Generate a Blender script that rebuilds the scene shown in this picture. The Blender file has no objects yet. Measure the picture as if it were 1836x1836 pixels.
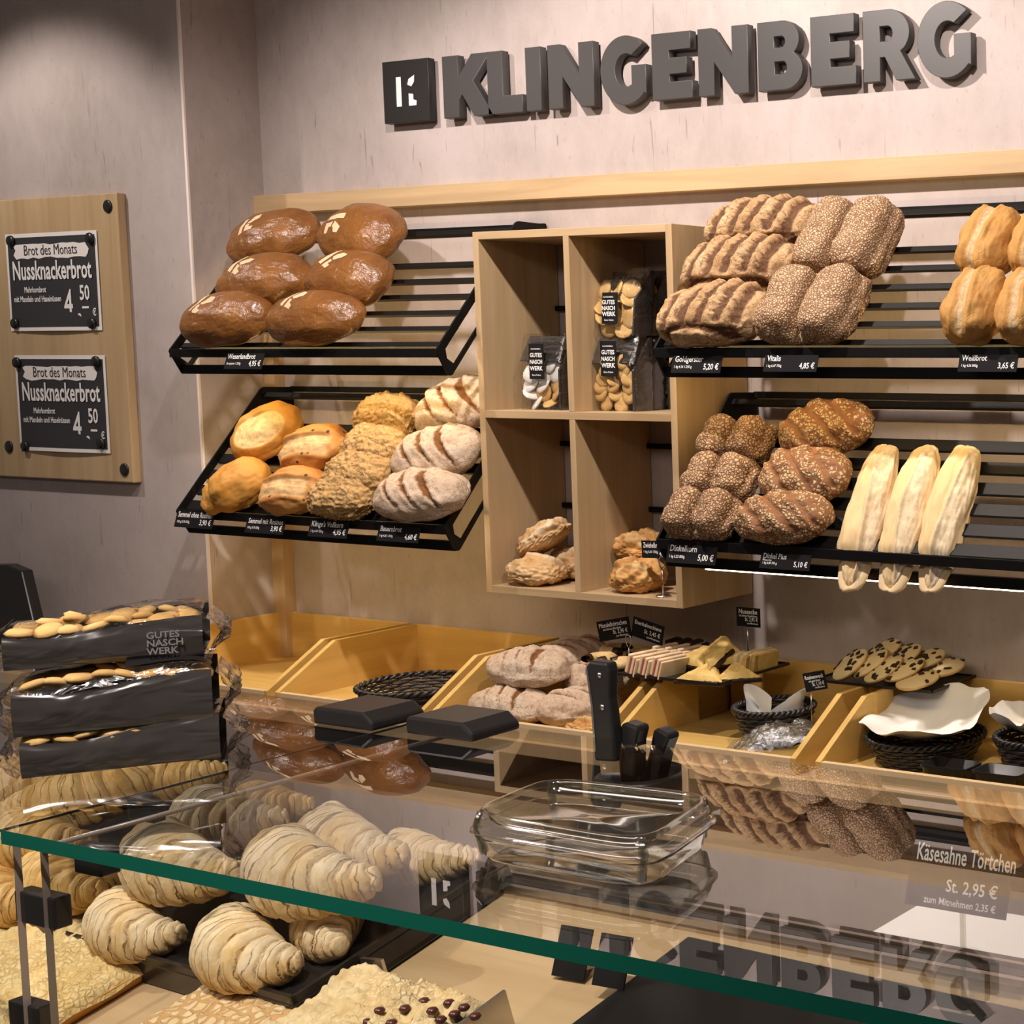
import bpy, math, random
import numpy as np
from mathutils import Vector, Matrix, noise

# ------------------------------------------------------------------ camera
SC = bpy.context.scene
COL = SC.collection
FOC, PCX, PCY = 2815.8186, 2121.863, 843.191          # focal length / principal point for an 1836 px frame
YAW, PITCH, ROLL = -0.4193658, 0.0816403, 0.0039522
CAM = np.array([3.864, -2.8, 1.6])
_fw = np.array([math.sin(YAW) * math.cos(PITCH), math.cos(YAW) * math.cos(PITCH), -math.sin(PITCH)])
_r = np.cross(_fw, [0, 0, 1.0]); _r /= np.linalg.norm(_r)
_d = np.cross(_fw, _r)
_c, _s = math.cos(ROLL), math.sin(ROLL)
RC = np.array([_c * _r + _s * _d, -_s * _r + _c * _d, _fw])
cd = bpy.data.cameras.new('camera')
cam = bpy.data.objects.new('camera', cd)
COL.objects.link(cam)
cam.matrix_world = Matrix(((RC[0][0], -RC[1][0], -RC[2][0], CAM[0]),
                           (RC[0][1], -RC[1][1], -RC[2][1], CAM[1]),
                           (RC[0][2], -RC[1][2], -RC[2][2], CAM[2]), (0, 0, 0, 1)))
cd.sensor_width = 36.0
cd.lens = FOC / 1836 * 36
cd.shift_x = -(PCX - 918) / 1836
cd.shift_y = -(918 - PCY) / 1836
cd.clip_start = 0.02
SC.camera = cam

# ------------------------------------------------------------------ world, lamps, exposure
SC.view_settings.view_transform = 'Standard'
SC.view_settings.look = 'None'
SC.view_settings.gamma = 1.0
SC.view_settings.use_curve_mapping = False
SC.view_settings.exposure = 0.12
w = bpy.data.worlds.new('world'); SC.world = w
w.use_nodes = True
w.node_tree.nodes['Background'].inputs[0].default_value = (1.0, 0.86, 0.78, 1)
w.node_tree.nodes['Background'].inputs[1].default_value = 0.085
SC.cycles.transparent_max_bounces = 32
SC.cycles.max_bounces = 10
SC.cycles.use_denoising = True
SC.cycles.caustics_reflective = False
SC.cycles.caustics_refractive = False


def spot(name, loc, tgt, power, size=100, blend=0.7, rad=0.028, col=(1, 0.885, 0.815)):
    l = bpy.data.lights.new(name, 'SPOT')
    l.energy = power; l.spot_size = math.radians(size); l.spot_blend = blend
    l.shadow_soft_size = rad; l.color = col
    o = bpy.data.objects.new(name, l); COL.objects.link(o)
    o.location = loc
    o.rotation_euler = (Vector(tgt) - Vector(loc)).to_track_quat('-Z', 'Y').to_euler()
    return o


def area(name, loc, tgt, power, sx, sy, col=(1, 0.875, 0.79)):
    l = bpy.data.lights.new(name, 'AREA')
    l.energy = power; l.shape = 'RECTANGLE'; l.size = sx; l.size_y = sy; l.color = col
    o = bpy.data.objects.new(name, l); COL.objects.link(o)
    o.location = loc
    o.rotation_euler = (Vector(tgt) - Vector(loc)).to_track_quat('-Z', 'Y').to_euler()
    return o


spot('spot_lamp', (1.55, -0.95, 2.70), (1.5, -0.05, 1.55), 92, 112, 0.5)
spot('spot_lamp', (0.55, -1.0, 2.70), (0.6, -0.05, 1.45), 46, 95, 0.8)
spot('spot_lamp', (2.60, -0.95, 2.70), (2.5, -0.05, 1.5), 54, 110, 0.6)
spot('spot_lamp', (-0.55, -0.95, 2.62), (-0.5, -0.2, 1.45), 32, 92, 0.5)
spot('spot_lamp', (2.95, -2.6, 2.70), (2.3, -1.9, 1.0), 115, 66, 0.8)
spot('spot_lamp', (3.5, -2.6, 2.70), (3.2, -1.9, 1.0), 45, 60, 0.8)
spot('spot_lamp', (1.35, -2.5, 2.70), (2.15, -1.9, 1.0), 80, 60, 0.8)  # extra lamp added to lift the dim croissants at left
area('front_fill', (1.9, -3.2, 2.70), (1.6, -0.6, 1.2), 17, 2.4, 0.4)  # added fill from the front, brightens racks and price tags


# ------------------------------------------------------------------ helpers
def ray(u, v):
    return RC.T @ np.array([(u - PCX) / FOC, (v - PCY) / FOC, 1.0])


def at(u, v, x=None, y=None, z=None):
    d = ray(u, v)
    if x is not None: t = (x - CAM[0]) / d[0]
    elif y is not None: t = (y - CAM[1]) / d[1]
    else: t = (z - CAM[2]) / d[2]
    return CAM + t * d


class Frame:
    """a resting surface: origin, two in-plane axes and the normal"""
    def __init__(s, o, e1, e2):
        s.o = np.array(o, float); s.e1 = np.array(e1, float); s.e2 = np.array(e2, float)
        s.n = np.cross(s.e1, s.e2)

    def hit(s, u, v, h=0):
        d = ray(u, v)
        t = ((s.o + s.n * h - CAM) @ s.n) / (d @ s.n)
        P = CAM + t * d - s.o
        return P @ s.e1, P @ s.e2

    def pt(s, p, q, h=0):
        return s.o + p * s.e1 + q * s.e2 + h * s.n

    def mat(s, p, q, th=0, h=0, tilt=0, roll=0):
        c, n_ = math.cos(math.radians(th)), math.sin(math.radians(th))
        a = c * s.e1 + n_ * s.e2; b = -n_ * s.e1 + c * s.e2; k = s.pt(p, q, h)
        M = Matrix(((a[0], b[0], s.n[0], k[0]), (a[1], b[1], s.n[1], k[1]), (a[2], b[2], s.n[2], k[2]), (0, 0, 0, 1)))
        return M @ Matrix.Rotation(math.radians(tilt), 4, 'Y') @ Matrix.Rotation(math.radians(roll), 4, 'X')


def slope_frame(o, deg):
    a = math.radians(deg)
    return Frame(o, (1, 0, 0), (0, math.cos(a), math.sin(a)))


class MB:
    def __init__(s):
        s.v = []; s.f = []; s.m = []; s.sm = []

    def add(s, vs, fs, m=0, smooth=False):
        k = len(s.v)
        s.v += [tuple(map(float, p)) for p in vs]
        for f in fs:
            s.f.append([i + k for i in f]); s.m.append(m); s.sm.append(smooth)
        return s

    def box(s, x0, y0, z0, x1, y1, z1, m=0):
        vs = [(x0, y0, z0), (x1, y0, z0), (x1, y1, z0), (x0, y1, z0), (x0, y0, z1), (x1, y0, z1), (x1, y1, z1), (x0, y1, z1)]
        return s.add(vs, [(0, 3, 2, 1), (4, 5, 6, 7), (0, 1, 5, 4), (1, 2, 6, 5), (2, 3, 7, 6), (3, 0, 4, 7)], m)

    def hexa(s, b, t, m=0):
        return s.add(list(b) + list(t), [(0, 3, 2, 1), (4, 5, 6, 7), (0, 1, 5, 4), (1, 2, 6, 5), (2, 3, 7, 6), (3, 0, 4, 7)], m)

    def obox(s, M, sx, sy, sz, m=0):
        """box centred on its base, placed by matrix M"""
        vs = [M @ Vector(p) for p in ((-sx / 2, -sy / 2, 0), (sx / 2, -sy / 2, 0), (sx / 2, sy / 2, 0), (-sx / 2, sy / 2, 0),
                                      (-sx / 2, -sy / 2, sz), (sx / 2, -sy / 2, sz), (sx / 2, sy / 2, sz), (-sx / 2, sy / 2, sz))]
        return s.hexa(vs[:4], vs[4:], m)

    def prism(s, poly, fn, d0, d1, m=0):
        n = len(poly)
        vs = [fn(a, b, d0) for a, b in poly] + [fn(a, b, d1) for a, b in poly]
        fs = [tuple(range(n))[::-1], tuple(range(n, 2 * n))] + [(i, (i + 1) % n, (i + 1) % n + n, i + n) for i in range(n)]
        return s.add(vs, fs, m)

    def grid(s, fn, nu, nv, cu=False, m=0, smooth=True, flip=False):
        vs = []
        for j in range(nv):
            for i in range(nu):
                vs.append(fn(i / (nu if cu else nu - 1), j / (nv - 1)))
        fs = []
        for j in range(nv - 1):
            for i in range(nu if cu else nu - 1):
                a = j * nu + i; b = j * nu + (i + 1) % nu
                q = (a, b, b + nu, a + nu)
                fs.append(q[::-1] if flip else q)
        return s.add(vs, fs, m, smooth)

    def tube(s, pts, r, n=8, m=0, closed=False, cap=True):
        pts = [Vector(p) for p in pts]
        N = len(pts); vs = []; up = None
        for i, p in enumerate(pts):
            if closed: t = pts[(i + 1) % N] - pts[i - 1]
            else: t = pts[min(i + 1, N - 1)] - pts[max(i - 1, 0)]
            t.normalize()
            if up is None:
                up = Vector((0, 0, 1)) if abs(t.z) < .9 else Vector((1, 0, 0))
            a = t.cross(up); a.normalize(); b = a.cross(t); up = b
            rr = r[i] if isinstance(r, (list, tuple)) else r
            for k in range(n):
                g = 2 * math.pi * k / n
                vs.append(p + a * math.cos(g) * rr + b * math.sin(g) * rr)
        fs = []
        for i in range(N if closed else N - 1):
            for k in range(n):
                j = (i + 1) % N
                fs.append((i * n + k, j * n + k, j * n + (k + 1) % n, i * n + (k + 1) % n))
        s.add(vs, fs, m, True)
        if cap and not closed:
            k0 = len(s.v) - len(vs)
            s.f += [[k0 + k for k in range(n)], [k0 + (N - 1) * n + k for k in range(n)][::-1]]
            s.m += [m, m]; s.sm += [False, False]
        return s

    def lathe(s, prof, n=32, c=(0, 0, 0), m=0, smooth=True):
        return s.grid(lambda u, v: (c[0] + prof[round(v * (len(prof) - 1))][0] * math.cos(2 * math.pi * u),
                                    c[1] + prof[round(v * (len(prof) - 1))][0] * math.sin(2 * math.pi * u),
                                    c[2] + prof[round(v * (len(prof) - 1))][1]), n, len(prof), True, m, smooth)

    def mesh(s, name, mats, off=(0, 0, 0)):
        me = bpy.data.meshes.new(name)
        o = off
        me.from_pydata([(a - o[0], b - o[1], c - o[2]) for a, b, c in s.v], [], s.f)
        for mt in (mats if isinstance(mats, (list, tuple)) else [mats]): me.materials.append(mt)
        me.polygons.foreach_set('material_index', s.m)
        me.polygons.foreach_set('use_smooth', s.sm)
        me.update()
        return me

    def build(s, name, mats, parent=None, bevel=0, loc=None, seg=2):
        """parts are built in world coordinates and moved into the parent's space (parents never carry rotation here)"""
        off = loc if loc is not None else (parent_off(parent) if parent else center_base(s.v))
        o = bpy.data.objects.new(name, s.mesh(name, mats, off))
        COL.objects.link(o)
        if parent is not None:
            o.parent = parent
            if loc is not None:
                po = parent_off(parent); o.location = (off[0] - po[0], off[1] - po[1], off[2] - po[2])
        else:
            o.location = off
        if bevel:
            b = o.modifiers.new('bevel', 'BEVEL'); b.width = bevel; b.segments = seg; b.limit_method = 'ANGLE'
            b.angle_limit = math.radians(40)
        return o


def parent_off(p):
    o = Vector((0, 0, 0))
    while p is not None:
        o += p.location; p = p.parent
    return tuple(o)


def center_base(v):
    a = np.array(v)
    return (float((a[:, 0].min() + a[:, 0].max()) / 2), float((a[:, 1].min() + a[:, 1].max()) / 2), float(a[:, 2].min()))


def tag(o, label, cat, group=None):
    o['label'] = label; o['category'] = cat
    if group: o['group'] = group
    return o


def thing(name, label, cat, loc, group=None):
    o = bpy.data.objects.new(name, None); COL.objects.link(o)
    o.empty_display_size = 0.05; o.location = tuple(map(float, loc))
    return tag(o, label, cat, group)


def struct(o):
    o['kind'] = 'structure'; return o


# ------------------------------------------------------------------ materials
class NT:
    def __init__(s, name):
        s.m = bpy.data.materials.new(name); s.m.use_nodes = True
        s.t = s.m.node_tree; s.n = s.t.nodes; s.b = s.n['Principled BSDF']; s.out = s.n['Material Output']

    def node(s, typ, **kw):
        n = s.n.new(typ)
        for k, v in kw.items():
            if k.startswith('i_'):
                key = k[2:]; key = int(key) if key.isdigit() else key.replace('_', ' ')
                s.set(n.inputs[key], v)
            else: setattr(n, k, v)
        return n

    def set(s, inp, v):
        if hasattr(v, 'is_output') or isinstance(v, bpy.types.NodeSocket): s.t.links.new(v, inp)
        else:
            if isinstance(v, (tuple, list)) and len(v) == 3 and inp.type == 'RGBA': v = (*v, 1)
            inp.default_value = v

    def coord(s, scale=(1, 1, 1), kind='Object'):
        tc = s.node('ShaderNodeTexCoord')
        mp = s.node('ShaderNodeMapping'); mp.inputs['Scale'].default_value = scale
        s.t.links.new(tc.outputs[kind], mp.inputs[0]); return mp.outputs[0]

    def noise(s, vec, scale=5, detail=4, rough=0.5, dist=0):
        n = s.node('ShaderNodeTexNoise'); s.t.links.new(vec, n.inputs['Vector'])
        n.inputs['Scale'].default_value = scale; n.inputs['Detail'].default_value = detail
        n.inputs['Roughness'].default_value = rough; n.inputs['Distortion'].default_value = dist
        return n.outputs[0]

    def voro(s, vec, scale, feature='F1', rnd=1):
        n = s.node('ShaderNodeTexVoronoi', feature=feature); s.t.links.new(vec, n.inputs['Vector'])
        n.inputs['Scale'].default_value = scale; n.inputs['Randomness'].default_value = rnd
        return n

    def ramp(s, fac, stops, interp='LINEAR'):
        n = s.node('ShaderNodeValToRGB'); n.color_ramp.interpolation = interp
        e = n.color_ramp.elements
        while len(e) < len(stops): e.new(0.5)
        for k, (p, c) in enumerate(stops):
            e[k].position = p
            e[k].color = (c, c, c, 1) if not isinstance(c, (tuple, list)) else (*c, 1)
        s.t.links.new(fac, n.inputs[0]); return n.outputs[0]

    def mix(s, fac, a, b, mode='MIX'):
        n = s.node('ShaderNodeMix', data_type='RGBA', blend_type=mode)
        s.set(n.inputs[0], fac); s.set(n.inputs[6], a); s.set(n.inputs[7], b); return n.outputs[2]

    def math(s, op, a, b=0.0, clamp=False):
        n = s.node('ShaderNodeMath', operation=op, use_clamp=clamp)
        s.set(n.inputs[0], a); s.set(n.inputs[1], b); return n.outputs[0]

    def bump(s, h, strength=0.3, dist=0.002):
        n = s.node('ShaderNodeBump'); n.inputs['Strength'].default_value = strength; n.inputs['Distance'].default_value = dist
        s.t.links.new(h, n.inputs['Height']); s.t.links.new(n.outputs[0], s.b.inputs['Normal'])

    def attr(s, name):
        return s.node('ShaderNodeAttribute', attribute_name=name).outputs['Fac']

    def col(s, c): s.set(s.b.inputs['Base Color'], c)

    def p(s, **kw):
        for k, v in kw.items(): s.set(s.b.inputs[k.replace('_', ' ')], v)
        return s


def plain(name, col, rough=0.5, metal=0, spec=0.5, **kw):
    t = NT(name); t.col(col); t.p(Roughness=rough, Metallic=metal)
    t.b.inputs['Specular IOR Level'].default_value = spec
    t.p(**kw)
    return t.m


def wood(name, axis, light=(0.55, 0.395, 0.225), dark=(0.43, 0.285, 0.15)):
    t = NT(name)
    sc = [16, 16, 16]; sc[axis] = 1.1
    v = t.coord(tuple(sc))
    n1 = t.noise(v, 1.6, 5, 0.55, 0.6)
    sc2 = [90, 90, 90]; sc2[axis] = 3
    n2 = t.noise(t.coord(tuple(sc2)), 1.5, 3, 0.6)
    a = t.ramp(n1, [(0.3, dark), (0.62, light)])
    f = t.ramp(n2, [(0.35, 0.0), (0.62, 1.0)])
    mid = tuple(0.5 * (x + y) for x, y in zip(light, dark))
    t.col(t.mix(t.math('MULTIPLY', f, 0.45), a, mid))
    t.p(Roughness=0.5)
    t.b.inputs['Specular IOR Level'].default_value = 0.35
    t.bump(n2, 0.08, 0.001)
    return t.m


def concrete(name, base=(0.49, 0.42, 0.40), dark=(0.355, 0.30, 0.275)):
    t = NT(name)
    n1 = t.noise(t.coord((1, 1, 1)), 2.2, 6, 0.6)
    n2 = t.noise(t.coord((18, 18, 9)), 1.5, 5, 0.65)
    c = t.mix(t.ramp(n1, [(0.3, 0.0), (0.7, 1.0)]), dark, base)
    c = t.mix(t.math('MULTIPLY', t.ramp(n2, [(0.4, 0.0), (0.7, 1.0)]), 0.3), c, tuple(x * 1.12 for x in base))
    cr = t.noise(t.coord((95, 95, 7)), 1.0, 3, 0.5, 0.6)
    br = t.noise(t.coord((3, 3, 5)), 1.0, 2, 0.5)
    crack = t.math('MULTIPLY', t.ramp(cr, [(0.66, 0.0), (0.70, 1.0)]), t.ramp(br, [(0.45, 0.0), (0.62, 1.0)]))
    pit = t.ramp(t.noise(t.coord((75, 75, 38)), 1.3, 3, 0.55), [(0.62, 0.0), (0.74, 1.0)])
    m = t.math('ADD', t.math('MULTIPLY', crack, 0.6), t.math('MULTIPLY', pit, 0.22), True)
    t.col(t.mix(m, c, (0.16, 0.125, 0.105)))
    t.p(Roughness=0.75)
    t.b.inputs['Specular IOR Level'].default_value = 0.2
    t.bump(m, -0.15, 0.002)
    return t.m


def thin_glass(name, tint=(1, 1, 1), f0=0.04, gain=1.0, rough=0.0, bumpn=0):
    """a clear thin sheet: Schlick reflection over straight transmission"""
    t = NT(name)
    t.n.remove(t.b)
    geo = t.node('ShaderNodeNewGeometry')
    dot = t.node('ShaderNodeVectorMath', operation='DOT_PRODUCT')
    nrm = geo.outputs['Normal']
    tr = t.node('ShaderNodeBsdfTransparent'); tr.inputs[0].default_value = (*tint, 1)
    gl = t.node('ShaderNodeBsdfGlossy'); gl.inputs['Roughness'].default_value = rough
    if bumpn:
        b = t.node('ShaderNodeBump'); b.inputs['Strength'].default_value = 0.9; b.inputs['Distance'].default_value = 0.004
        h = t.noise(t.coord((1, 1, 1)), bumpn, 3, 0.6, 1.0)
        t.t.links.new(h, b.inputs['Height']); t.t.links.new(b.outputs[0], gl.inputs['Normal']); nrm = b.outputs[0]
    t.t.links.new(nrm, dot.inputs[0]); t.t.links.new(geo.outputs['Incoming'], dot.inputs[1])
    c = t.math('ABSOLUTE', dot.outputs['Value'])
    f = t.math('POWER', t.math('SUBTRACT', 1.0, c, True), 5.0)
    f = t.math('ADD', t.math('MULTIPLY', f, (1 - f0) * gain), f0 * gain, True)
    mx = t.node('ShaderNodeMixShader')
    t.t.links.new(f, mx.inputs[0]); t.t.links.new(tr.outputs[0], mx.inputs[1]); t.t.links.new(gl.outputs[0], mx.inputs[2])
    t.t.links.new(mx.outputs[0], t.out.inputs[0])
    return t.m


def emis(name, col, st):
    t = NT(name); t.col((0.8, 0.8, 0.8)); t.p(Emission_Color=col, Emission_Strength=st); return t.m


def crust(name, base, dark, cut, rough=0.6, mott=9, fine=(60, 0.35, 0.0015), spec=0.3, cracks=None, spots=None, speck=None):
    """bread crust: mottled base/dark, 'mask' attribute shows the cut or floured zone"""
    t = NT(name)
    v = t.coord((1, 1, 1))
    c = t.mix(t.ramp(t.noise(v, mott, 5, 0.6), [(0.35, 0.0), (0.65, 1.0)]), dark, base)
    fn = t.noise(v, fine[0], 4, 0.65, 0.5)
    h = fn
    if cracks:
        sc, col, wdt, amt = cracks
        wv = t.node('ShaderNodeVectorMath', operation='ADD')
        nv = t.node('ShaderNodeTexNoise'); nv.inputs['Scale'].default_value = sc * .8
        t.t.links.new(v, nv.inputs['Vector'])
        sv = t.node('ShaderNodeVectorMath', operation='SCALE'); sv.inputs['Scale'].default_value = 1.1 / sc
        t.t.links.new(nv.outputs['Color'], sv.inputs[0])
        t.t.links.new(v, wv.inputs[0]); t.t.links.new(sv.outputs[0], wv.inputs[1])
        vo = t.voro(wv.outputs[0], sc, 'DISTANCE_TO_EDGE')
        e = t.ramp(vo.outputs['Distance'], [(0.0, 1.0), (wdt, 0.0)])
        pm = t.ramp(t.noise(v, 14, 3), [(0.4, 0.15), (0.62, 1.0)])
        e = t.math('MULTIPLY', e, t.math('MULTIPLY', pm, amt))
        c = t.mix(e, c, col)
        h = t.math('SUBTRACT', fn, t.math('MULTIPLY', e, 0.8))
    if speck:
        sc, col, lo, amt = speck
        sp_ = t.ramp(t.noise(v, sc, 5, 0.7, 0.8), [(lo, 0.0), (lo + .10, 1.0)])
        c = t.mix(t.math('MULTIPLY', sp_, amt), c, col)
        h = t.math('SUBTRACT', h, t.math('MULTIPLY', sp_, 0.5))
    if spots:
        sc, col, thr = spots
        vo = t.voro(v, sc)
        on = t.math('MULTIPLY', t.ramp(vo.outputs['Distance'], [(0.18, 1.0), (0.26, 0.0)]),
                    t.math('GREATER_THAN', vo.outputs['Color'], thr))
        c = t.mix(on, c, col)
    a = t.attr('mask')
    cutn = t.mix(t.ramp(t.noise(v, 70, 4, 0.7), [(0.35, 0.0), (0.65, 1.0)]), tuple(x * 0.62 for x in cut), cut)
    t.col(t.mix(a, c, cutn))
    t.p(Roughness=rough)
    t.b.inputs['Specular IOR Level'].default_value = spec
    t.bump(h, fine[1], fine[2])
    return t.m


def seeded(name, gap, seed, scale, stretch=(1, 1, 1), thr=0.1, rough=0.65, seed2=None, size=0.42):
    t = NT(name)
    v = t.coord((1, 1, 1))
    nv = t.node('ShaderNodeTexNoise'); nv.inputs['Scale'].default_value = scale * 0.5
    t.t.links.new(v, nv.inputs['Vector'])
    sv = t.node('ShaderNodeVectorMath', operation='SCALE'); sv.inputs['Scale'].default_value = 0.8 / scale
    t.t.links.new(nv.outputs['Color'], sv.inputs[0])
    wv = t.node('ShaderNodeVectorMath', operation='ADD'); t.t.links.new(v, wv.inputs[0]); t.t.links.new(sv.outputs[0], wv.inputs[1])
    vo = t.voro(wv.outputs[0], scale)
    ed = t.voro(wv.outputs[0], scale, 'DISTANCE_TO_EDGE')
    on = t.ramp(ed.outputs['Distance'], [(0.06, 0.0), (0.16, 1.0)])
    on = t.math('MULTIPLY', on, t.math('GREATER_THAN', vo.outputs['Color'], thr))
    on = t.math('MULTIPLY', on, t.math('SUBTRACT', 1.0, t.attr('mask'), True))
    sc = t.mix(vo.outputs['Color'], seed, seed2 or tuple(x * 0.72 for x in seed))
    g = t.mix(t.noise(v, 24, 4), gap, tuple(x * 1.7 for x in gap))
    t.col(t.mix(on, g, sc))
    t.p(Roughness=rough)
    t.b.inputs['Specular IOR Level'].default_value = 0.25
    t.bump(t.math('MULTIPLY', on, t.math('ADD', ed.outputs['Distance'], 0.3)), 0.8, 0.004)
    return t.m


M = {}
M['wood_x'] = wood('light_ash_along_x', 0)
M['wood_y'] = wood('light_ash_along_y', 1)
M['wood_z'] = wood('light_ash_along_z', 2)
M['box_x'] = wood('led_tinted_wood_along_x', 0, (0.67, 0.44, 0.14), (0.54, 0.33, 0.09))  # yellow of the light strips is put into the bin wood colour
M['box_y'] = wood('led_tinted_wood_along_y', 1, (0.67, 0.44, 0.14), (0.54, 0.33, 0.09))
M['edge'] = wood('pale_edge_band', 0, (0.70, 0.52, 0.31), (0.62, 0.44, 0.24))
M['cherry'] = plain('dark_cherry', (0.085, 0.022, 0.016), 0.3)
M['deck'] = wood('deck_wood', 0, (0.54, 0.385, 0.215), (0.44, 0.295, 0.15))
M['wall'] = concrete('exposed_concrete_panel')
M['floor'] = plain('dark_floor_tile', (0.05, 0.045, 0.04), 0.4)
M['ceil'] = plain('ceiling_paint', (0.5, 0.46, 0.43), 0.9)
M['trim'] = plain('pale_edge_trim', (0.85, 0.74, 0.68), 0.5)
M['black'] = plain('black_powder_coat', (0.005, 0.0045, 0.0045), 0.5, 0, 0.2)
M['blackp'] = plain('black_plastic', (0.016, 0.015, 0.015), 0.3)
M['card'] = plain('black_card', (0.012, 0.011, 0.012), 0.7, 0, 0.12)
M['slate'] = plain('charcoal_print', (0.035, 0.034, 0.037), 0.6)
M['paper'] = plain('white_print_paper', (0.85, 0.80, 0.77), 0.7)
M['white'] = plain('white_lettering', (0.88, 0.86, 0.84), 0.6)
M['sign'] = plain('anthracite_letter', (0.052, 0.048, 0.047), 0.5)
M['sign2'] = plain('black_logo_plate', (0.018, 0.016, 0.0155), 0.5)
M['steel'] = plain('polished_steel', (0.75, 0.73, 0.70), 0.2, 1.0)
M['alu'] = plain('brushed_aluminium', (0.62, 0.58, 0.54), 0.35, 1.0)
M['glass'] = thin_glass('clear_glass', (0.97, 0.985, 0.975), 0.085, 1.45)
M['glass_f'] = thin_glass('clear_front_glass', (0.97, 0.985, 0.975), 0.05, 1.3)
M['glass_in'] = thin_glass('clear_glass_inner_face', (0.985, 0.99, 0.985), 0.0, 0.0)
M['pane_edge'] = plain('ground_glass_edge', (0.30, 0.24, 0.20), 0.2)
M['glass_edge'] = plain('green_glass_edge', (0.004, 0.10, 0.066), 0.2, 0, 0.5)
M['film'] = thin_glass('clear_film', (0.95, 0.94, 0.93), 0.09, 1.5, 0.12, 26)
M['film2'] = thin_glass('crinkled_film', (0.88, 0.87, 0.86), 0.10, 1.6, 0.12, 60)
M['pet'] = thin_glass('clear_pet', (0.93, 0.93, 0.87), 0.09, 2.4, 0.06)
M['pbag'] = thin_glass('clear_plastic_bag', (0.86, 0.86, 0.86), 0.09, 1.5, 0.32, 45)
M['led'] = emis('warm_led_strip', (1.0, 0.78, 0.45), 16)
M['led2'] = emis('amber_led_strip', (1.0, 0.70, 0.30), 42)
M['wicker'] = plain('black_wicker', (0.028, 0.025, 0.024), 0.35)
M['liner'] = plain('white_liner_paper', (0.88, 0.86, 0.83), 0.7)
def foil():
    t = NT('black_foil'); t.col((0.042, 0.037, 0.034)); t.p(Roughness=0.22)
    t.b.inputs['Specular IOR Level'].default_value = 0.9
    n1 = t.noise(t.coord((7, 7, 26)), 1.5, 2, 0.5, 1.0)
    t.bump(n1, 0.8, 0.008); return t.m


M['foil'] = foil()
M['tray'] = plain('dark_baking_tray', (0.03, 0.025, 0.023), 0.3, 0.4)
M['pe'] = plain('white_cutting_board', (0.85, 0.83, 0.80), 0.5)
M['choc'] = plain('dark_chocolate', (0.035, 0.015, 0.008), 0.35)

M['brown'] = crust('glossy_brown_crust', (0.265, 0.108, 0.025), (0.16, 0.060, 0.015), (0.7, .5, .3), 0.30, 11, (38, 0.75, 0.006), 0.6)
M['stamp'] = plain('cream_flour_stamp', (0.66, 0.49, 0.30), 0.85)
M['semolina'] = crust('golden_semolina_crust', (0.68, 0.35, 0.075), (0.56, 0.25, 0.045), (0.95, 0.70, 0.33), 0.5, 8, (40, 0.15, 0.001))
M['raisin'] = crust('raisin_bread_crust', (0.62, 0.31, 0.09), (0.50, 0.21, 0.055), (0.80, 0.52, 0.24), 0.45, 9, (45, 0.25, 0.0015), spots=(55, (0.06, 0.02, 0.01), 0.72))
M['klinge'] = crust('flaky_wholegrain_crust', (0.60, 0.40, 0.175), (0.48, 0.29, 0.11), (0.4, 0.2, 0.1), 0.75, 12, (70, 0.6, 0.003), 0.2, cracks=(75, (0.30, 0.14, 0.05), 0.12, 0.8), speck=(110, (0.34, 0.18, 0.07), 0.55, 0.7))
M['farmer'] = crust('floured_farmer_crust', (0.66, 0.53, 0.405), (0.54, 0.395, 0.275), (0.25, 0.105, 0.036), 0.85, 10, (75, 0.5, 0.003), 0.15, cracks=(95, (0.40, 0.25, 0.14), 0.10, 0.6), speck=(95, (0.40, 0.24, 0.13), 0.54, 0.75))
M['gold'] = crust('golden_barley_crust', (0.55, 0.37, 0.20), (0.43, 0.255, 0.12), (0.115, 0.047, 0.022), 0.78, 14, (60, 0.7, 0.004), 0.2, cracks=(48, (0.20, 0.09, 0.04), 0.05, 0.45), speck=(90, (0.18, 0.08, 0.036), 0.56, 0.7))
M['vitalis'] = seeded('oat_seed_crust', (0.17, 0.08, 0.038), (0.68, 0.50, 0.32), 180, thr=0.08, seed2=(0.50, 0.345, 0.195))
M['dinkelkorn'] = seeded('spelt_grain_crust', (0.13, 0.062, 0.03), (0.60, 0.42, 0.26), 150, thr=0.06, seed2=(0.42, 0.265, 0.15))
M['dinkelplus'] = seeded('flaked_dark_crust', (0.17, 0.075, 0.032), (0.68, 0.49, 0.28), 140, thr=0.32)
M['weiss'] = crust('white_bread_crust', (0.54, 0.30, 0.09), (0.43, 0.21, 0.055), (0.64, 0.44, 0.23), 0.65, 8, (60, 0.5, 0.003), 0.25, cracks=(42, (0.52, 0.28, 0.10), 0.05, 0.6))
M['baguette'] = crust('pale_ciabatta_crust', (0.78, 0.60, 0.36), (0.74, 0.54, 0.29), (0.86, 0.73, 0.54), 0.75, 8, (40, 0.25, 0.002), 0.15)
M['rustic'] = crust('rustic_folded_crust', (0.66, 0.44, 0.22), (0.50, 0.29, 0.12), (0.86, 0.70, 0.48), 0.7, 16, (60, 0.5, 0.003), 0.2)
M['onion'] = crust('onion_bread_crust', (0.60, 0.33, 0.11), (0.42, 0.20, 0.06), (0.72, 0.47, 0.2), 0.6, 18, (60, 0.5, 0.003), 0.25)
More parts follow.
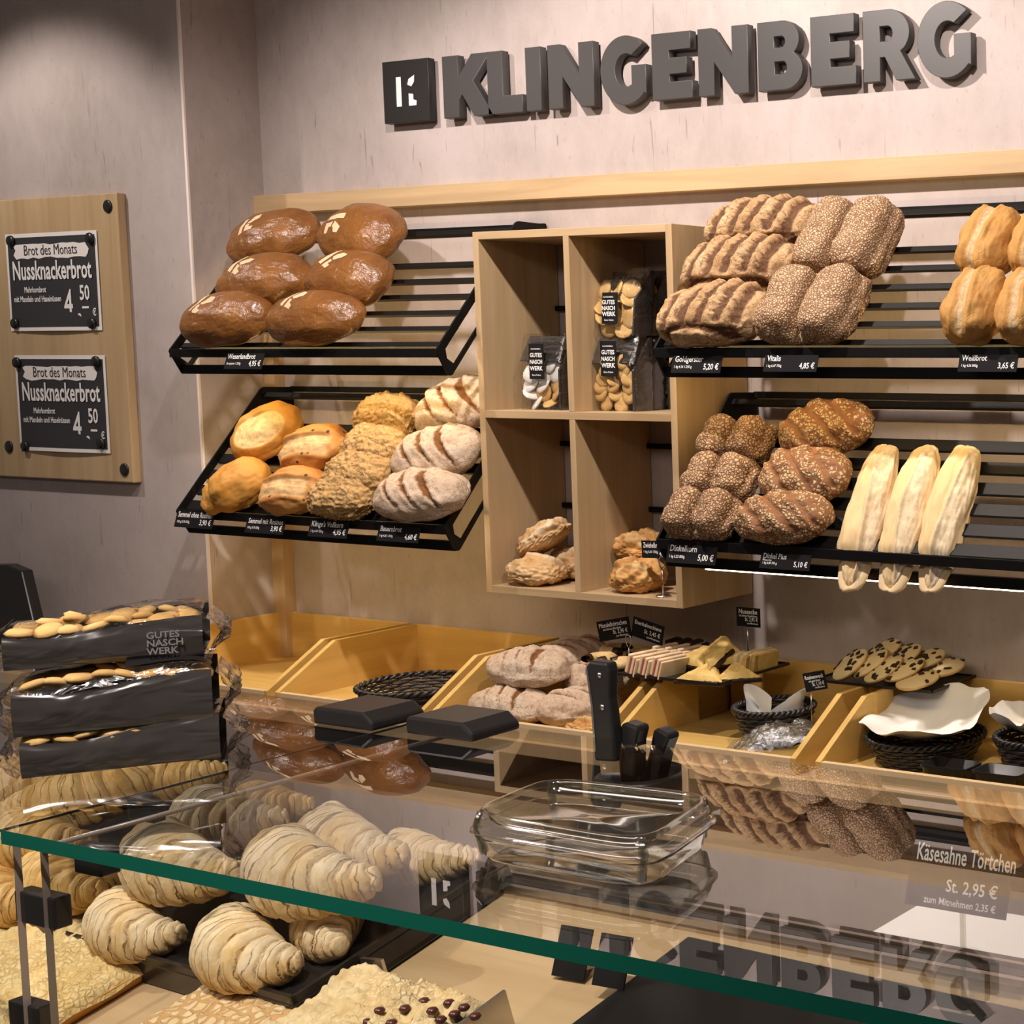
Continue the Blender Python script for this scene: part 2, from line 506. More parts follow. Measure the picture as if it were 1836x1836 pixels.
def pastry(name, dust, gold, line, amount, rough):
    """laminated dough: thin dark seams follow the 'lay' attribute, dusting breaks up in patches"""
    t = NT(name)
    v = t.coord((1, 1, 1))
    n1 = t.noise(v, 22, 5, 0.65)
    n2 = t.noise(v, 140, 3, 0.6)
    c = t.mix(t.ramp(n1, [(amount - .12, 0.0), (amount + .12, 1.0)]), dust, gold)
    c = t.mix(t.math('MULTIPLY', t.ramp(n2, [(0.4, 0.0), (0.65, 1.0)]), 0.3), c, tuple(x * .7 for x in gold))
    lay = t.math('ADD', t.attr('lay'), t.math('MULTIPLY', t.noise(v, 45, 4), 1.3))
    f = t.math('FRACT', lay)
    ln = t.ramp(f, [(0.0, 1.0), (0.09, 0.0), (0.94, 0.0), (1.0, 1.0)])
    br = t.ramp(t.noise(v, 34, 3), [(0.36, 0.1), (0.6, 1.0)])
    e = t.math('MULTIPLY', ln, br)
    c = t.mix(t.math('MULTIPLY', e, 0.7), c, line)
    c = t.mix(t.math('MULTIPLY', t.attr('mask'), 0.8), c, line)
    t.col(c); t.p(Roughness=rough); t.b.inputs['Specular IOR Level'].default_value = 0.25
    h = t.math('SUBTRACT', t.math('ADD', t.math('MULTIPLY', n2, 0.35), t.math('MULTIPLY', f, 0.6)), e)
    t.bump(h, 0.7, 0.003)
    return t.m


M['crois_w'] = pastry('dusted_croissant_pastry', (0.83, 0.69, 0.47), (0.74, 0.50, 0.21), (0.30, 0.16, 0.065), .52, .8)
M['crois_g'] = pastry('golden_croissant_pastry', (0.78, 0.54, 0.22), (0.62, 0.36, 0.10), (0.36, 0.17, 0.045), .5, .5)
M['streusel'] = crust('butter_streusel', (0.82, 0.67, 0.36), (0.72, 0.52, 0.22), (0.58, 0.34, 0.10), 0.8, 30, (120, 0.6, 0.004), 0.15, cracks=(150, (0.46, 0.28, 0.08), 0.2, 0.55))
M['nutcake'] = seeded('nut_topping', (0.42, 0.25, 0.10), (0.80, 0.63, 0.38), 95, thr=0.1, seed2=(0.66, 0.46, 0.22))
M['crumble'] = crust('pale_crumble', (0.78, 0.64, 0.38), (0.66, 0.48, 0.24), (0.5, .3, .1), 0.8, 30, (120, 0.6, 0.004), 0.15, cracks=(150, (0.40, 0.25, 0.10), 0.2, 0.6))
M['biscuit'] = crust('butter_biscuit', (0.74, 0.50, 0.21), (0.60, 0.36, 0.12), (0.85, 0.7, 0.5), 0.75, 30, (120, 0.3, 0.002), 0.15)
M['icing'] = plain('pale_yellow_icing', (0.78, 0.62, 0.33), 0.5)
M['nutyellow'] = crust('nut_glaze', (0.74, 0.54, 0.20), (0.60, 0.38, 0.11), (0.3, .2, .1), 0.6, 40, (110, 0.6, 0.003), 0.2)
M['almond'] = crust('almond_horn_crust', (0.74, 0.56, 0.29), (0.60, 0.38, 0.15), (0.04, 0.018, 0.01), 0.7, 40, (110, 0.7, 0.003), 0.2)
M['cream'] = plain('pale_pastry_layer', (0.78, 0.62, 0.40), 0.7)
M['jam'] = plain('red_jam_layer', (0.42, 0.10, 0.07), 0.4)

# ------------------------------------------------------------------ the room
struct(MB().box(0.0, 0.0, 0, 5.2, 0.08, 2.8).build('wall_back', M['wall']))
struct(MB().box(-2.4, -0.2, 0, -0.007, -0.12, 2.8).build('wall_left', M['wall']))
struct(MB().box(-0.007, -0.196, 0, 0.0, 0.08, 2.8).build('wall_return', M['wall']))
struct(MB().box(-0.007, -0.2008, 0, 0.0008, -0.196, 2.8).build('trim_1', M['trim']))
struct(MB().box(-2.4, -4.6, -0.05, 5.2, 0.08, 0).build('floor', M['floor']))
struct(MB().box(-2.4, -4.6, 2.8, 5.2, 0.08, 2.85).build('ceiling', M['ceil']))

# ------------------------------------------------------------------ wall sign
def curve_mesh(name, splines, depth, bevel=0.0):
    cu = bpy.data.curves.new(name, 'CURVE'); cu.dimensions = '2D'; cu.fill_mode = 'BOTH'
    cu.extrude = depth / 2; cu.bevel_depth = bevel; cu.bevel_resolution = 1
    for pts in splines:
        sp = cu.splines.new('POLY'); sp.points.add(len(pts) - 1); sp.use_cyclic_u = True
        for p, (a, b) in zip(sp.points, pts): p.co = (a, b, 0, 1)
    return to_mesh(cu, name)


def to_mesh(cu, name):
    o = bpy.data.objects.new('tmp', cu); COL.objects.link(o)
    dg = bpy.context.evaluated_depsgraph_get(); dg.update()
    me = bpy.data.meshes.new_from_object(o.evaluated_get(dg))
    me.name = name
    bpy.data.objects.remove(o); bpy.data.curves.remove(cu)
    return me


def arc(cx, cy, rx, ry, a0, a1, n=18):
    return [(cx + rx * math.cos(math.radians(a0 + (a1 - a0) * i / n)), cy + ry * math.sin(math.radians(a0 + (a1 - a0) * i / n))) for i in range(n + 1)]


def glyph(ch):
    """heavy geometric capitals, cap height 1, returns (outlines, width)"""
    t = 0.29
    if ch == 'K':
        return [[(0, 0), (t, 0), (t, .28), (.36, .37), (.58, 0), (.93, 0), (.57, .57), (.90, 1), (.56, 1), (t, .62), (t, 1), (0, 1)]], .93
    if ch == 'L':
        return [[(0, 0), (.66, 0), (.66, .27), (t, .27), (t, 1), (0, 1)]], .66
    if ch == 'I':
        return [[(0, 0), (.28, 0), (.28, 1), (0, 1)]], .28
    if ch == 'N':
        return [[(0, 0), (.27, 0), (.27, .52), (.64, 0), (.88, 0), (.88, 1), (.61, 1), (.61, .46), (.24, 1), (0, 1)]], .88
    if ch == 'E':
        return [[(0, 0), (.66, 0), (.66, .25), (.28, .25), (.28, .385), (.57, .385), (.57, .615), (.28, .615), (.28, .75), (.64, .75), (.64, 1), (0, 1)]], .66
    if ch == 'B':
        o = [(0, 0)] + arc(.44, .285, .30, .285, -90, 62, 14) + arc(.42, .73, .27, .27, -42, 90, 12) + [(0, 1)]
        return [o, [(.27, .22), (.27, .42)] + arc(.42, .32, .07, .10, 90, -90, 8), [(.27, .61), (.27, .79)] + arc(.40, .70, .07, .09, 90, -90, 8)], .74
    if ch == 'R':
        o = [(0, 0), (.28, 0), (.28, .34), (.37, .34), (.56, 0), (.88, 0), (.63, .41)] + arc(.43, .67, .36, .33, -42, 90, 14) + [(0, 1)]
        return [o, [(.28, .55), (.28, .78)] + arc(.42, .665, .095, .115, 90, -90, 8)], .86
    if ch == 'G':
        o = arc(.52, .5, .52, .53, 47, 318, 34)
        o += [(.95, .13), (.95, .56), (.66, .56), (.66, .26)]
        o += arc(.535, .5, .235, .265, -62, -300, 24)[0:]
        return [o], .95


SIGN = [('K', 795, 880, 'first letter, beside the square logo plate'), ('L', 875, 934, 'between K and I'), ('I', 944, 968, 'the narrowest letter, after L'),
        ('N', 984, 1063, 'between I and the first G'), ('G', 1078, 1157, 'before the first E'), ('E', 1171, 1240, 'following the first G'),
        ('N', 1254, 1341, 'directly before B'), ('B', 1361, 1438, 'above the seeded loaves'), ('E', 1456, 1534, 'between B and R'),
        ('R', 1550, 1638, 'second from the right end'), ('G', 1647, 1741, 'last letter at the right end')]
ZS0, ZS1 = 2.142, 2.285
for ch, u0, u1, lb in SIGN:
    xa = at(u0, 150, y=-0.027)[0]; xb = at(u1, 100, y=-0.027)[0]
    sp, wd = glyph(ch)
    kx = (xb - xa) / wd
    me = curve_mesh('sign_letter', [[(a * kx, b * (ZS1 - ZS0)) for a, b in p] for p in sp], 0.018, 0.0012)
    me.materials.clear(); me.materials.append(M['sign'])
    o = bpy.data.objects.new('sign_letter', me); COL.objects.link(o)
    o.rotation_euler = (math.pi / 2, 0, 0); o.location = (xa, -0.018, ZS0)
    tag(o, 'dark grey raised wall letter %s, %s' % (ch, lb), 'letter', 'raised letters of the wall sign')
    mb = MB()
    for fx, fz in ((.13, .15), (.13, .85)):
        cxp = xa + kx * fx if ch != 'G' else xa + kx * .12
        zz = ZS0 + (ZS1 - ZS0) * (fz if ch != 'G' else (.42 if fz < .5 else .58))
        mb.tube([(cxp, -0.0095, zz), (cxp, 0.001, zz)], 0.004, 8)
    st = mb.build('spacer', M['pet'], None); st.parent = o; st.matrix_parent_inverse = (Matrix.Translation(o.location) @ Matrix.Rotation(math.pi / 2, 4, 'X')).inverted()

lx0, lx1 = at(688, 160, y=-0.027)[0], at(769, 160, y=-0.027)[0]
W_, H_ = lx1 - lx0, 0.146
sq = [(0, 0), (W_, 0), (W_, H_), (0, H_)]
h1 = [(W_ * .27, H_ * .25), (W_ * .40, H_ * .25), (W_ * .40, H_ * .75), (W_ * .27, H_ * .75)]
h2 = [(W_ * .52, H_ * .60), (W_ * .55, H_ * .70), (W_ * .70, H_ * .77), (W_ * .69, H_ * .64), (W_ * .62, H_ * .56)]
h3 = [(W_ * .54, H_ * .25), (W_ * .72, H_ * .25), (W_ * .73, H_ * .34), (W_ * .66, H_ * .36), (W_ * .66, H_ * .45), (W_ * .54, H_ * .47)]
me = curve_mesh('logo_plate', [sq, h1, h2, h3], 0.018, 0.001); me.materials.clear(); me.materials.append(M['sign2'])
o = bpy.data.objects.new('logo_plate', me); COL.objects.link(o)
o.rotation_euler = (math.pi / 2, 0, 0); o.location = (lx0, -0.018, ZS0 - 0.001)
tag(o, 'square black wall plate with pale emblem left of the raised letters', 'wall sign')
for hp in (h1, h2, h3):
    c_ = np.array(hp).mean(0)
    il = MB().prism([tuple(c_ + (np.array(p_) - c_) * .97) for p_ in hp], lambda a, b, d: (a, b, d), -.004, .0085).mesh('emblem_inlay', M['paper'])
    io = bpy.data.objects.new('emblem_inlay', il); COL.objects.link(io); io.parent = o; io['label'] = 'pale emblem piece'

# ------------------------------------------------------------------ wooden frame on the back wall
fr = thing('wall_frame', 'pale wooden frame running around the bread racks on the wall', 'frame', (0.0, -0.031, 1.10))
MB().box(0.0, -0.031, 1.938, 3.6, 0.0, 1.985).build('top_rail', M['wood_x'], fr, 0.001)
MB().box(0.0, -0.031, 0.78, 0.045, 0.0, 1.938).build('upright', M['wood_z'], fr, 0.001)

# ------------------------------------------------------------------ lettering helper
def text_lines(lines, mat, Mx, parent=None, name='lettering'):
    """lines: (text, size, x, y, align, bold, xscale) in the card's own plane; one mesh"""
    vs, fs = [], []
    for ln in lines:
        tx, size, x, y, al, bold = ln[:6]; xs = ln[6] if len(ln) > 6 else 1.0
        cu = bpy.data.curves.new('txt', 'FONT'); cu.body = tx; size *= 1.45; cu.size = size; cu.align_x = al; cu.offset = bold * size
        cu.resolution_u = 2
        me = to_mesh(cu, 'txt')
        if len(ln) > 7:
            wd_ = max(v.co.x for v in me.vertices) - min(v.co.x for v in me.vertices)
            xs = min(xs, ln[7] / max(wd_, 1e-6))
        k = len(vs)
        vs += [(v.co.x * xs + x, v.co.y + y, 0.0) for v in me.vertices]
        fs += [[i + k for i in p.vertices] for p in me.polygons]
        bpy.data.meshes.remove(me)
    me = bpy.data.meshes.new(name); me.from_pydata(vs, [], fs); me.materials.append(mat); me.update()
    o = bpy.data.objects.new(name, me); COL.objects.link(o)
    if parent is not None:
        o.parent = parent; o.matrix_local = Mx
    else: o.matrix_world = Mx
    return o


def face_matrix(P, right, up):
    r = Vector(right).normalized(); u = Vector(up); u = (u - r * u.dot(r)).normalized(); n = r.cross(u)
    return Matrix(((r.x, u.x, n.x, P[0]), (r.y, u.y, n.y, P[1]), (r.z, u.z, n.z, P[2]), (0, 0, 0, 1)))


def card(name, label, cat, P, right, up, wd, ht, lines, group=None, th=0.0016, mat=None, parent=None):
    """flat card centred at P, facing right x up"""
    Mx = face_matrix(P, right, up)
    mb = MB().box(-wd / 2, -ht / 2, -th, wd / 2, ht / 2, 0)
    me = mb.mesh(name, mat or M['card'])
    o = bpy.data.objects.new(name, me); COL.objects.link(o)
    if parent is None:
        o.matrix_world = Mx; tag(o, label, cat, group)
    else:
        o.parent = parent; o.matrix_local = Matrix.Translation(-Vector(parent_off(parent))) @ Mx
    if lines: text_lines(lines, M['white'], Matrix.Translation((0, 0, 0.0006)), o)
    return o


# ------------------------------------------------------------------ notice board on the left wall
YB = -0.222
bd = thing('notice_board', 'light wooden notice board screwed to the concrete wall at left', 'notice board', (-0.5, -0.2, 1.25))
MB().box(-0.86, YB, 1.248, -0.244, -0.2, 1.988).build('panel', M['wood_z'], bd, 0.003)
for u, v in ((194, 370), (17, 801), (224, 842)):
    P = at(u, v, y=YB)
    MB().lathe([(0.0, 0.0), (0.0165, 0.0), (0.0165, 0.003), (0.014, 0.0045), (0.0, 0.0045)], 24).build('screw_cap', M['blackp'], None)
    s_ = bpy.data.objects[-1] if False else COL.objects[-1]
    s_.parent = bd; s_.rotation_euler = (math.pi / 2, 0, 0); s_.location = (P[0] + .5, YB + .2, P[2] - 1.25)
for k, (c4, lb, pos) in enumerate(((((5, 420), (172, 413), (182, 592), (22, 594)), 'upper poster on the wooden board, white-bordered black print offering bread for 4,50', 'upper'),
                                   (((24, 637), (187, 637), (197, 812), (37, 808)), 'lower poster on the wooden board, white-bordered black print offering bread for 4,50', 'lower'))):
    q = [at(u, v, y=YB - 0.004) for u, v in c4]
    cx_ = sum(p[0] for p in q) / 4; cz_ = sum(p[2] for p in q) / 4
    wd = (q[1][0] - q[0][0] + q[2][0] - q[3][0]) / 2; ht = (q[0][2] - q[3][2] + q[1][2] - q[2][2]) / 2
    root = thing('bread_poster', lb, 'poster', (cx_, YB - 0.004, cz_), 'printed posters on the notice board')
    mb = MB()
    def sheet(a, b, wd=wd, ht=ht, cx_=cx_, cz_=cz_):
        lift = 0.006 * max(0, 1 - 3.2 * b) * math.sin(math.pi * a)
        return (cx_ - wd / 2 + wd * a, YB - 0.0025 - lift, cz_ - ht / 2 + ht * b)
    mb.grid(sheet, 16, 12).build('sheet', M['paper'], root)
    def inner(a, b, wd=wd, ht=ht, cx_=cx_, cz_=cz_):
        p = sheet(0.025 + a * 0.95, 0.04 + b * 0.92, wd, ht, cx_, cz_); return (p[0], p[1] - 0.0007, p[2])
    prn = MB().grid(inner, 16, 12).build('print', M['slate'], root)
    rnd = random.Random(5 + k)
    top = [(-.38 + .76 * i / 12, .385 + rnd.uniform(-.008, .008)) for i in range(13)]
    bot = [(.38 - .76 * i / 12, .245 + rnd.uniform(-.012, .012)) for i in range(13)]
    pts = [(-.41, .37), (-.385, .33), (-.41, .28)] + bot[::-1] + [(.40, .27), (.415, .32), (.39, .36)] + top[::-1]
    bnr = MB().prism([(cx_ + a * wd, cz_ + b * ht) for a, b in pts], lambda a, b, d: (a, YB - 0.0042 - d, b), 0, 0.0002).build('banner', M['paper'], root)
    L = [('Nussknackerbrot', .185 * ht, 0, .03 * ht, 'CENTER', .022, .70, wd * .86), ('Mehrkornbrot', .058 * ht, -.19 * wd, -.105 * ht, 'CENTER', .02, .85, wd * .24),
         ('mit Mandeln und Haselnüssen', .058 * ht, -.17 * wd, -.20 * ht, 'CENTER', .02, .78, wd * .52), ('500g', .05 * ht, .06 * wd, -.36 * ht, 'CENTER', .02, .9, wd * .08),
         ('4', .275 * ht, .12 * wd, -.36 * ht, 'LEFT', .012, .72, wd * .12), (',', .26 * ht, .245 * wd, -.37 * ht, 'LEFT', .0, 1.2), ('50', .145 * ht, .29 * wd, -.19 * ht, 'LEFT', .02, .78, wd * .15),
         ('–', .17 * ht, .315 * wd, -.33 * ht, 'LEFT', .012, .8, wd * .09), ('€', .07 * ht, .42 * wd, -.35 * ht, 'LEFT', .02, .9)]
    text_lines(L, M['white'], Matrix.Translation((0, -0.0012, 0)) @ face_matrix((0, 0, 0), (1, 0, 0), (0, 0, 1)), prn)
    text_lines([('Brot des Monats', .105 * ht, 0, .275 * ht, 'CENTER', 0.0, .86, wd * .66)], M['slate'], Matrix.Translation((0, -0.0012, 0)) @ face_matrix((0, 0, 0), (1, 0, 0), (0, 0, 1)), bnr, 'banner_lettering')
    for (u, v), cn in zip(((20, 432), (162, 427), (166, 580), (28, 580)) if k == 0 else ((31, 650), (173, 648), (182, 795), (46, 800)), ('upper left', 'upper right', 'lower right', 'lower left')):
        P = at(u, v, y=YB - 0.006)
        mb = MB().lathe([(0.0, 0.0), (0.0135, 0.0), (0.0145, 0.003), (0.013, 0.007), (0.0, 0.008)], 20)
        o = mb.build('magnet', M['blackp']); o.rotation_euler = (math.pi / 2, 0, 0); o.location = (P[0], YB - 0.005, P[2])
        tag(o, 'round black magnet at the %s corner of the %s poster' % (cn, pos), 'magnet', 'black magnets holding the posters')

# ------------------------------------------------------------------ bread racks
def plate(name, outer, holes, x, th, mat, parent):
    """flat bar plate in the YZ plane"""
    me = curve_mesh(name, [outer] + holes, th, 0.0)
    me.materials.clear(); me.materials.append(mat)
    o = bpy.data.objects.new(name, me); COL.objects.link(o)
    o.parent = parent
    po = parent_off(parent)
    o.matrix_local = Matrix(((0, 0, 1, x - po[0]), (1, 0, 0, -po[1]), (0, 1, 0, -po[2]), (0, 0, 0, 1)))
    return o


def rack(label, x0, x1, dz, led_vis):
    Z = 1.592 + dz
    r = thing('bread_rack', label, 'rack', ((x0 + x1) / 2, 0.0, Z - 0.06), 'sloping black racks on the wall')
    ca, sa = math.cos(math.radians(51)), math.sin(math.radians(51))
    A = (-0.324, Z); B = (-0.292, Z - 0.060)
    def up(p, d): return (p[0] + ca * d, p[1] + sa * d)
    T = up(A, .372); U = up(B, .366)
    outer = [A, (-0.326, Z - 0.006), (-0.298, Z - 0.058), B, (-0.286, Z - 0.058)] + [U, (-0.004, U[1]), (-0.004, T[1]), (T[0] + .004, T[1] + .002), (T[0] - .004, T[1] - .002)]
    ia = up((A[0] + .014, A[1] - .010), .012); ib = up((B[0] + .004, B[1] + .016), .012)
    hole = [ia, ((ia[0] + ib[0]) / 2 - .008, (ia[1] + ib[1]) / 2 - .004), ib, up(ib, .30), up(ia, .30)]
    for x in (x0, x1):
        plate('side_bracket', outer, [hole], x, 0.005, M['black'], r)
    MB().box(x0, -0.326, Z - 0.020, x1, -0.318, Z).box(x0, -0.318, Z - 0.020, x1, -0.306, Z - 0.016).build('front_lip', M['black'], r, 0.001)
    MB().box(x0, -0.299, Z - 0.060, x1, -0.287, Z - 0.038).build('lower_rail', M['black'], r, 0.001)
    mb = MB()
    F = slope_frame((0, -0.315, Z - 0.009), 51)
    for s_ in (0.025, 0.070, 0.116, 0.164, 0.212, 0.262):
        mb.obox(F.mat((x0 + x1) / 2, s_, 0, -0.009), x1 - x0 - .006, 0.0135 if dz > -.1 else 0.027, 0.008)
    mb.build('slat_panel', M['black'], r, 0.0008)
    mb = MB().obox(F.mat((x0 + x1) / 2, 0.362, 0, -0.010), x1 - x0 - .006, 0.015, 0.010)
    mb.box(x0, -0.012, T[1] - 0.012, x1, -0.002, T[1] + 0.002)
    mb.build('top_rail', M['black'], r, 0.0008)
    if led_vis: MB().box(x0 + .10, -0.298, Z - 0.0622, x1 - .02, -0.289, Z - 0.060).build('light_strip', M['led'], r)
    else: MB().box(x0 + .02, -0.286, Z - 0.056, x1 - .02, -0.279, Z - 0.051).build('light_strip', M['led2'], r)
    return r


rack('upper left black bread rack with the glossy brown loaves', 0.084, 0.977, 0, False)
rack('lower left black bread rack under the glossy brown loaves', 0.078, 0.977, -0.389, False)
rack('upper right black bread rack with seeded and white loaves', 1.589, 3.0, 0, False)
rack('lower right black bread rack with the three long pale loaves', 1.581, 3.0, -0.389, True)
RU = slope_frame((0, -0.315, 1.585), 51)
RL = slope_frame((0, -0.315, 1.196), 51)

# ------------------------------------------------------------------ loaves
def sgn(x, e): return math.copysign(abs(x) ** e, x)
def bell(d, w_): return math.exp(-(d / w_) ** 2)
def sstep(x, a, b):
    t = min(1, max(0, (x - a) / (b - a))); return t * t * (3 - 2 * t)


def surf(kind, x, y, z, rnd, seed):
    """(outward displacement, mask) at normalised x, y, z"""
    n = noise.noise(Vector((x * 2.2 + seed * 7.1, y * 2.2 + seed, z * 2.0)))
    n2 = noise.noise(Vector((x * 7 + seed * 3.3, y * 7, z * 7 + seed)))
    d, m = 0.006 * n + 0.0012 * n2, 0.0
    if kind == 'brown':
        d = 0.005 * n + 0.0010 * noise.noise(Vector((x * 5, y * 16 + seed, z * 14)))
    elif kind == 'farmer':
        for s0 in (-.55, -.12, .34):
            q = x + .34 * y - .16 * y * y - s0 + 0.03 * n2
            wd = (.060 + .05 * (s0 > 0.1)) * max(.25, 1 - (y / .85) ** 2)
            k = bell(q, wd) * sstep(z, .12, .4) * sstep(.92 - abs(y), 0, .2)
            m = max(m, sstep(k, .30, .62)); d += -.0065 * k + .0035 * bell(q - .13, .05) * sstep(z, .2, .5)
    elif kind == 'gold':
        for s0 in (-.62, -.25, .08, .42, .72):
            q = x - .12 * y - s0 + 0.03 * n2
            k = bell(q, .085 + .03 * n2) * sstep(z, .0, .2) * sstep(y, -.80, -.66)
            m = max(m, .9 * sstep(k, .3, .6)); d += -.006 * k + .0030 * bell(abs(q) - .15, .05) * sstep(z, .2, .5)
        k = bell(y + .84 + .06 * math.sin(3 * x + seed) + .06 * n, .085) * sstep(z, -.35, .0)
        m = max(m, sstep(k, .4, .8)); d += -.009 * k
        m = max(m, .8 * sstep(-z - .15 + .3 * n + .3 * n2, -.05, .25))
        d += .004 * abs(n2)
    elif kind == 'klinge':
        d += .0045 * n2 + .003 * noise.noise(Vector((x * 16, y * 13 + seed, z * 13)))
    elif kind in ('vitalis', 'dinkelkorn'):
        d += -.034 * bell(x + .02 * n, .085) * sstep(z, -.6, .4) - .016 * ((abs(x) - .5) / .5) ** 2 * sstep(z, 0, .5) + .0022 * noise.noise(Vector((x * 28, y * 28, z * 28 + seed)))
    elif kind == 'dinkelplus':
        for s0 in (-.5, -.02, .46):
            q = x * .8 + .5 * y - s0 + .04 * n
            k = bell(q, .085) * sstep(z, .1, .4) * sstep(.95 - abs(y), 0, .2)
            m = max(m, sstep(k, .4, .7)); d += -.005 * k + .003 * bell(q + .14, .06) * sstep(z, .2, .5)
        d += .0018 * noise.noise(Vector((x * 24, y * 24, z * 24 + seed)))
    elif kind == 'weiss':
        q = y + .10 * math.sin(2 * x + seed) - .08
        k = bell(q, .22) * sstep(z, .1, .5)
        m = sstep(k, .45, .85); d += -.004 * k + .0035 * bell(abs(q) - .3, .07) * sstep(z, .2, .5)
        d += .0016 * noise.noise(Vector((x * 3, y * 22 + seed, z * 3)))
    elif kind == 'baguette':
        q = y - .20 * math.sin(2.0 * x + seed * 1.7) + .25
        m = .8 * sstep(q, .10, -.05) * sstep(q, -1.1, -.5) * sstep(z, -.05, .3)
        d += (.0050 * bell(q, .08) - .003 * bell(q - .2, .12)) * sstep(z, -.2, .2) * sstep(1 - abs(x), 0, .25) + .0008 * n2
        d -= .017 * sstep(-x, .42, .74) * sstep(z, -.3, .3)
    elif kind == 'semolina':
        if seed < 2:
            k = ((x - .08) / .70) ** 2 + ((y + .42) / .52) ** 2
            if z > -.15: m = sstep(k, 1.04, .92); d -= .004 * m
    elif kind == 'raisin':
        q = y + .22 + .08 * n
        k = sstep(.42 - abs(q), 0, .10) * sstep(z, -.05, .15) * sstep(.86 - abs(x), 0, .15)
        m = k; d += -.007 * k * (1 if q > 0 else .35) + .003 * bell(abs(q) - .48, .07) * sstep(z, .1, .3)
    elif kind in ('rustic', 'onion'):
        q = math.sin(5.5 * (y + .35 * math.sin(2.6 * x + seed) + .5 * n))
        d += .005 * q * sstep(z, -.2, .3) + .003 * n2
        m = .75 * sstep(q, .2, .9) * sstep(z, 0, .4)
    return d, m


EXPO = {'vitalis': (.5, .38), 'dinkelkorn': (.5, .42), 'baguette': (.9, .72), 'weiss': (.75, .72), 'gold': (.8, .75), 'klinge': (.8, .75)}


def loaf_mesh(kind, L, Wd, H, seed, mat, nu=150, nv=76):
    e1, e2 = EXPO.get(kind, (.88, .88))
    rnd = random.Random(seed)
    vs, ms = [], []
    zc = .38 * H
    for j in range(nv):
        ph = -math.pi / 2 + math.pi * j / (nv - 1)
        rp = (abs(math.cos(ph)) ** (2 / e1) + abs(math.sin(ph)) ** (2 / e1)) ** (-e1 / 2)
        cp, sp_ = rp * math.cos(ph) if 0 < j < nv - 1 else 0.0, rp * math.sin(ph)
        for i in range(nu):
            th = 2 * math.pi * i / nu
            rt = (abs(math.cos(th)) ** (2 / e2) + abs(math.sin(th)) ** (2 / e2)) ** (-e2 / 2)
            x = cp * rt * math.cos(th); y = cp * rt * math.sin(th); z = sp_
            d, m = surf(kind, x, y, z, rnd, seed)
            nrm = Vector((x / (L / 2), y / (Wd / 2), z / (H / 2))); nrm.normalize()
            zz = zc + (H - zc) * z if z > 0 else zc + zc * z
            vs.append((L / 2 * x + nrm.x * d, Wd / 2 * y + nrm.y * d, max(0.0, zz + nrm.z * d) if z < .2 else zz + nrm.z * d))
            ms.append(m)
    fs = []
    for j in range(nv - 1):
        for i in range(nu):
            a = j * nu + i; b = j * nu + (i + 1) % nu
            fs.append((a, b, b + nu, a + nu))
    me = bpy.data.meshes.new(kind); me.from_pydata(vs, [], fs)
    me.polygons.foreach_set('use_smooth', [True] * len(fs))
    at_ = me.attributes.new('mask', 'FLOAT', 'POINT'); at_.data.foreach_set('value', ms)
    me.materials.append(mat); me.update()
    return me


def loaf(name, label, group, fr_, p, q, th, L, Wd, H, kind, seed, z0=0, tilt=0, roll=0, cat='bread', mat=None):
    o = bpy.data.objects.new(name, loaf_mesh(kind, L, Wd, H, seed, mat or M[kind]))
    COL.objects.link(o)
    o.matrix_world = fr_.mat(p, q, th, z0, tilt, roll)
    return tag(o, label, cat, group)


def stamp(o, L, Wd, H, cx_, cy_, s_, rot, e1=.88):
    """flour emblem lying on a loaf's crown"""
    c, n_ = math.cos(math.radians(rot)), math.sin(math.radians(rot))
    zc = .38 * H
    mb = MB()
    for poly in ([(-1, -1), (-.45, -1), (-.45, 1), (-1, 1)], [(-.2, .1), (.25, -.05), (.95, .55), (.95, 1), (.3, .95)], [(-.15, -1), (.7, -1), (.8, -.6), (.3, -.5), (.3, -.2), (-.15, -.1)]):
        N = 6
        a, b = np.array(poly, float), len(poly)
        ctr = a.mean(0)
        def place(pt):
            x = cx_ + s_ * (c * pt[0] - n_ * pt[1]); y = cy_ + s_ * (n_ * pt[0] + c * pt[1])
            xx, yy = abs(x / (L / 2)), abs(y / (Wd / 2))
            rr = min(.999, (xx ** (2 / e1) + yy ** (2 / e1)) ** (e1 / 2))
            zz = (1 - rr ** (2 / e1)) ** (e1 / 2)
            return np.array((x, y, zc + (H - zc) * zz + .0075))
        vs = [place(ctr)]; fs = []
        ring = []
        for k in range(b):
            for t in range(N): ring.append(a[k] + (a[(k + 1) % b] - a[k]) * t / N)
        R_ = len(ring)
        for f in (.33, .66, 1.0): vs += [place(ctr + (r_ - ctr) * f) for r_ in ring]
        for k in range(R_):
            k2 = (k + 1) % R_
            fs.append((0, 1 + k, 1 + k2))
            for l in range(2): fs.append((1 + l * R_ + k, 1 + (l + 1) * R_ + k, 1 + (l + 1) * R_ + k2, 1 + l * R_ + k2))
        mb.add(vs, fs, 0, True)
    st = bpy.data.objects.new('flour_stamp', mb.mesh('flour_stamp', M['stamp'])); COL.objects.link(st)
    sw = st.modifiers.new('wrap', 'SHRINKWRAP'); sw.target = o; sw.wrap_method = 'NEAREST_SURFACEPOINT'; sw.offset = 0.0006
    sw.wrap_mode = 'ABOVE_SURFACE'
    st.parent = o; st['label'] = 'cream flour stamp'


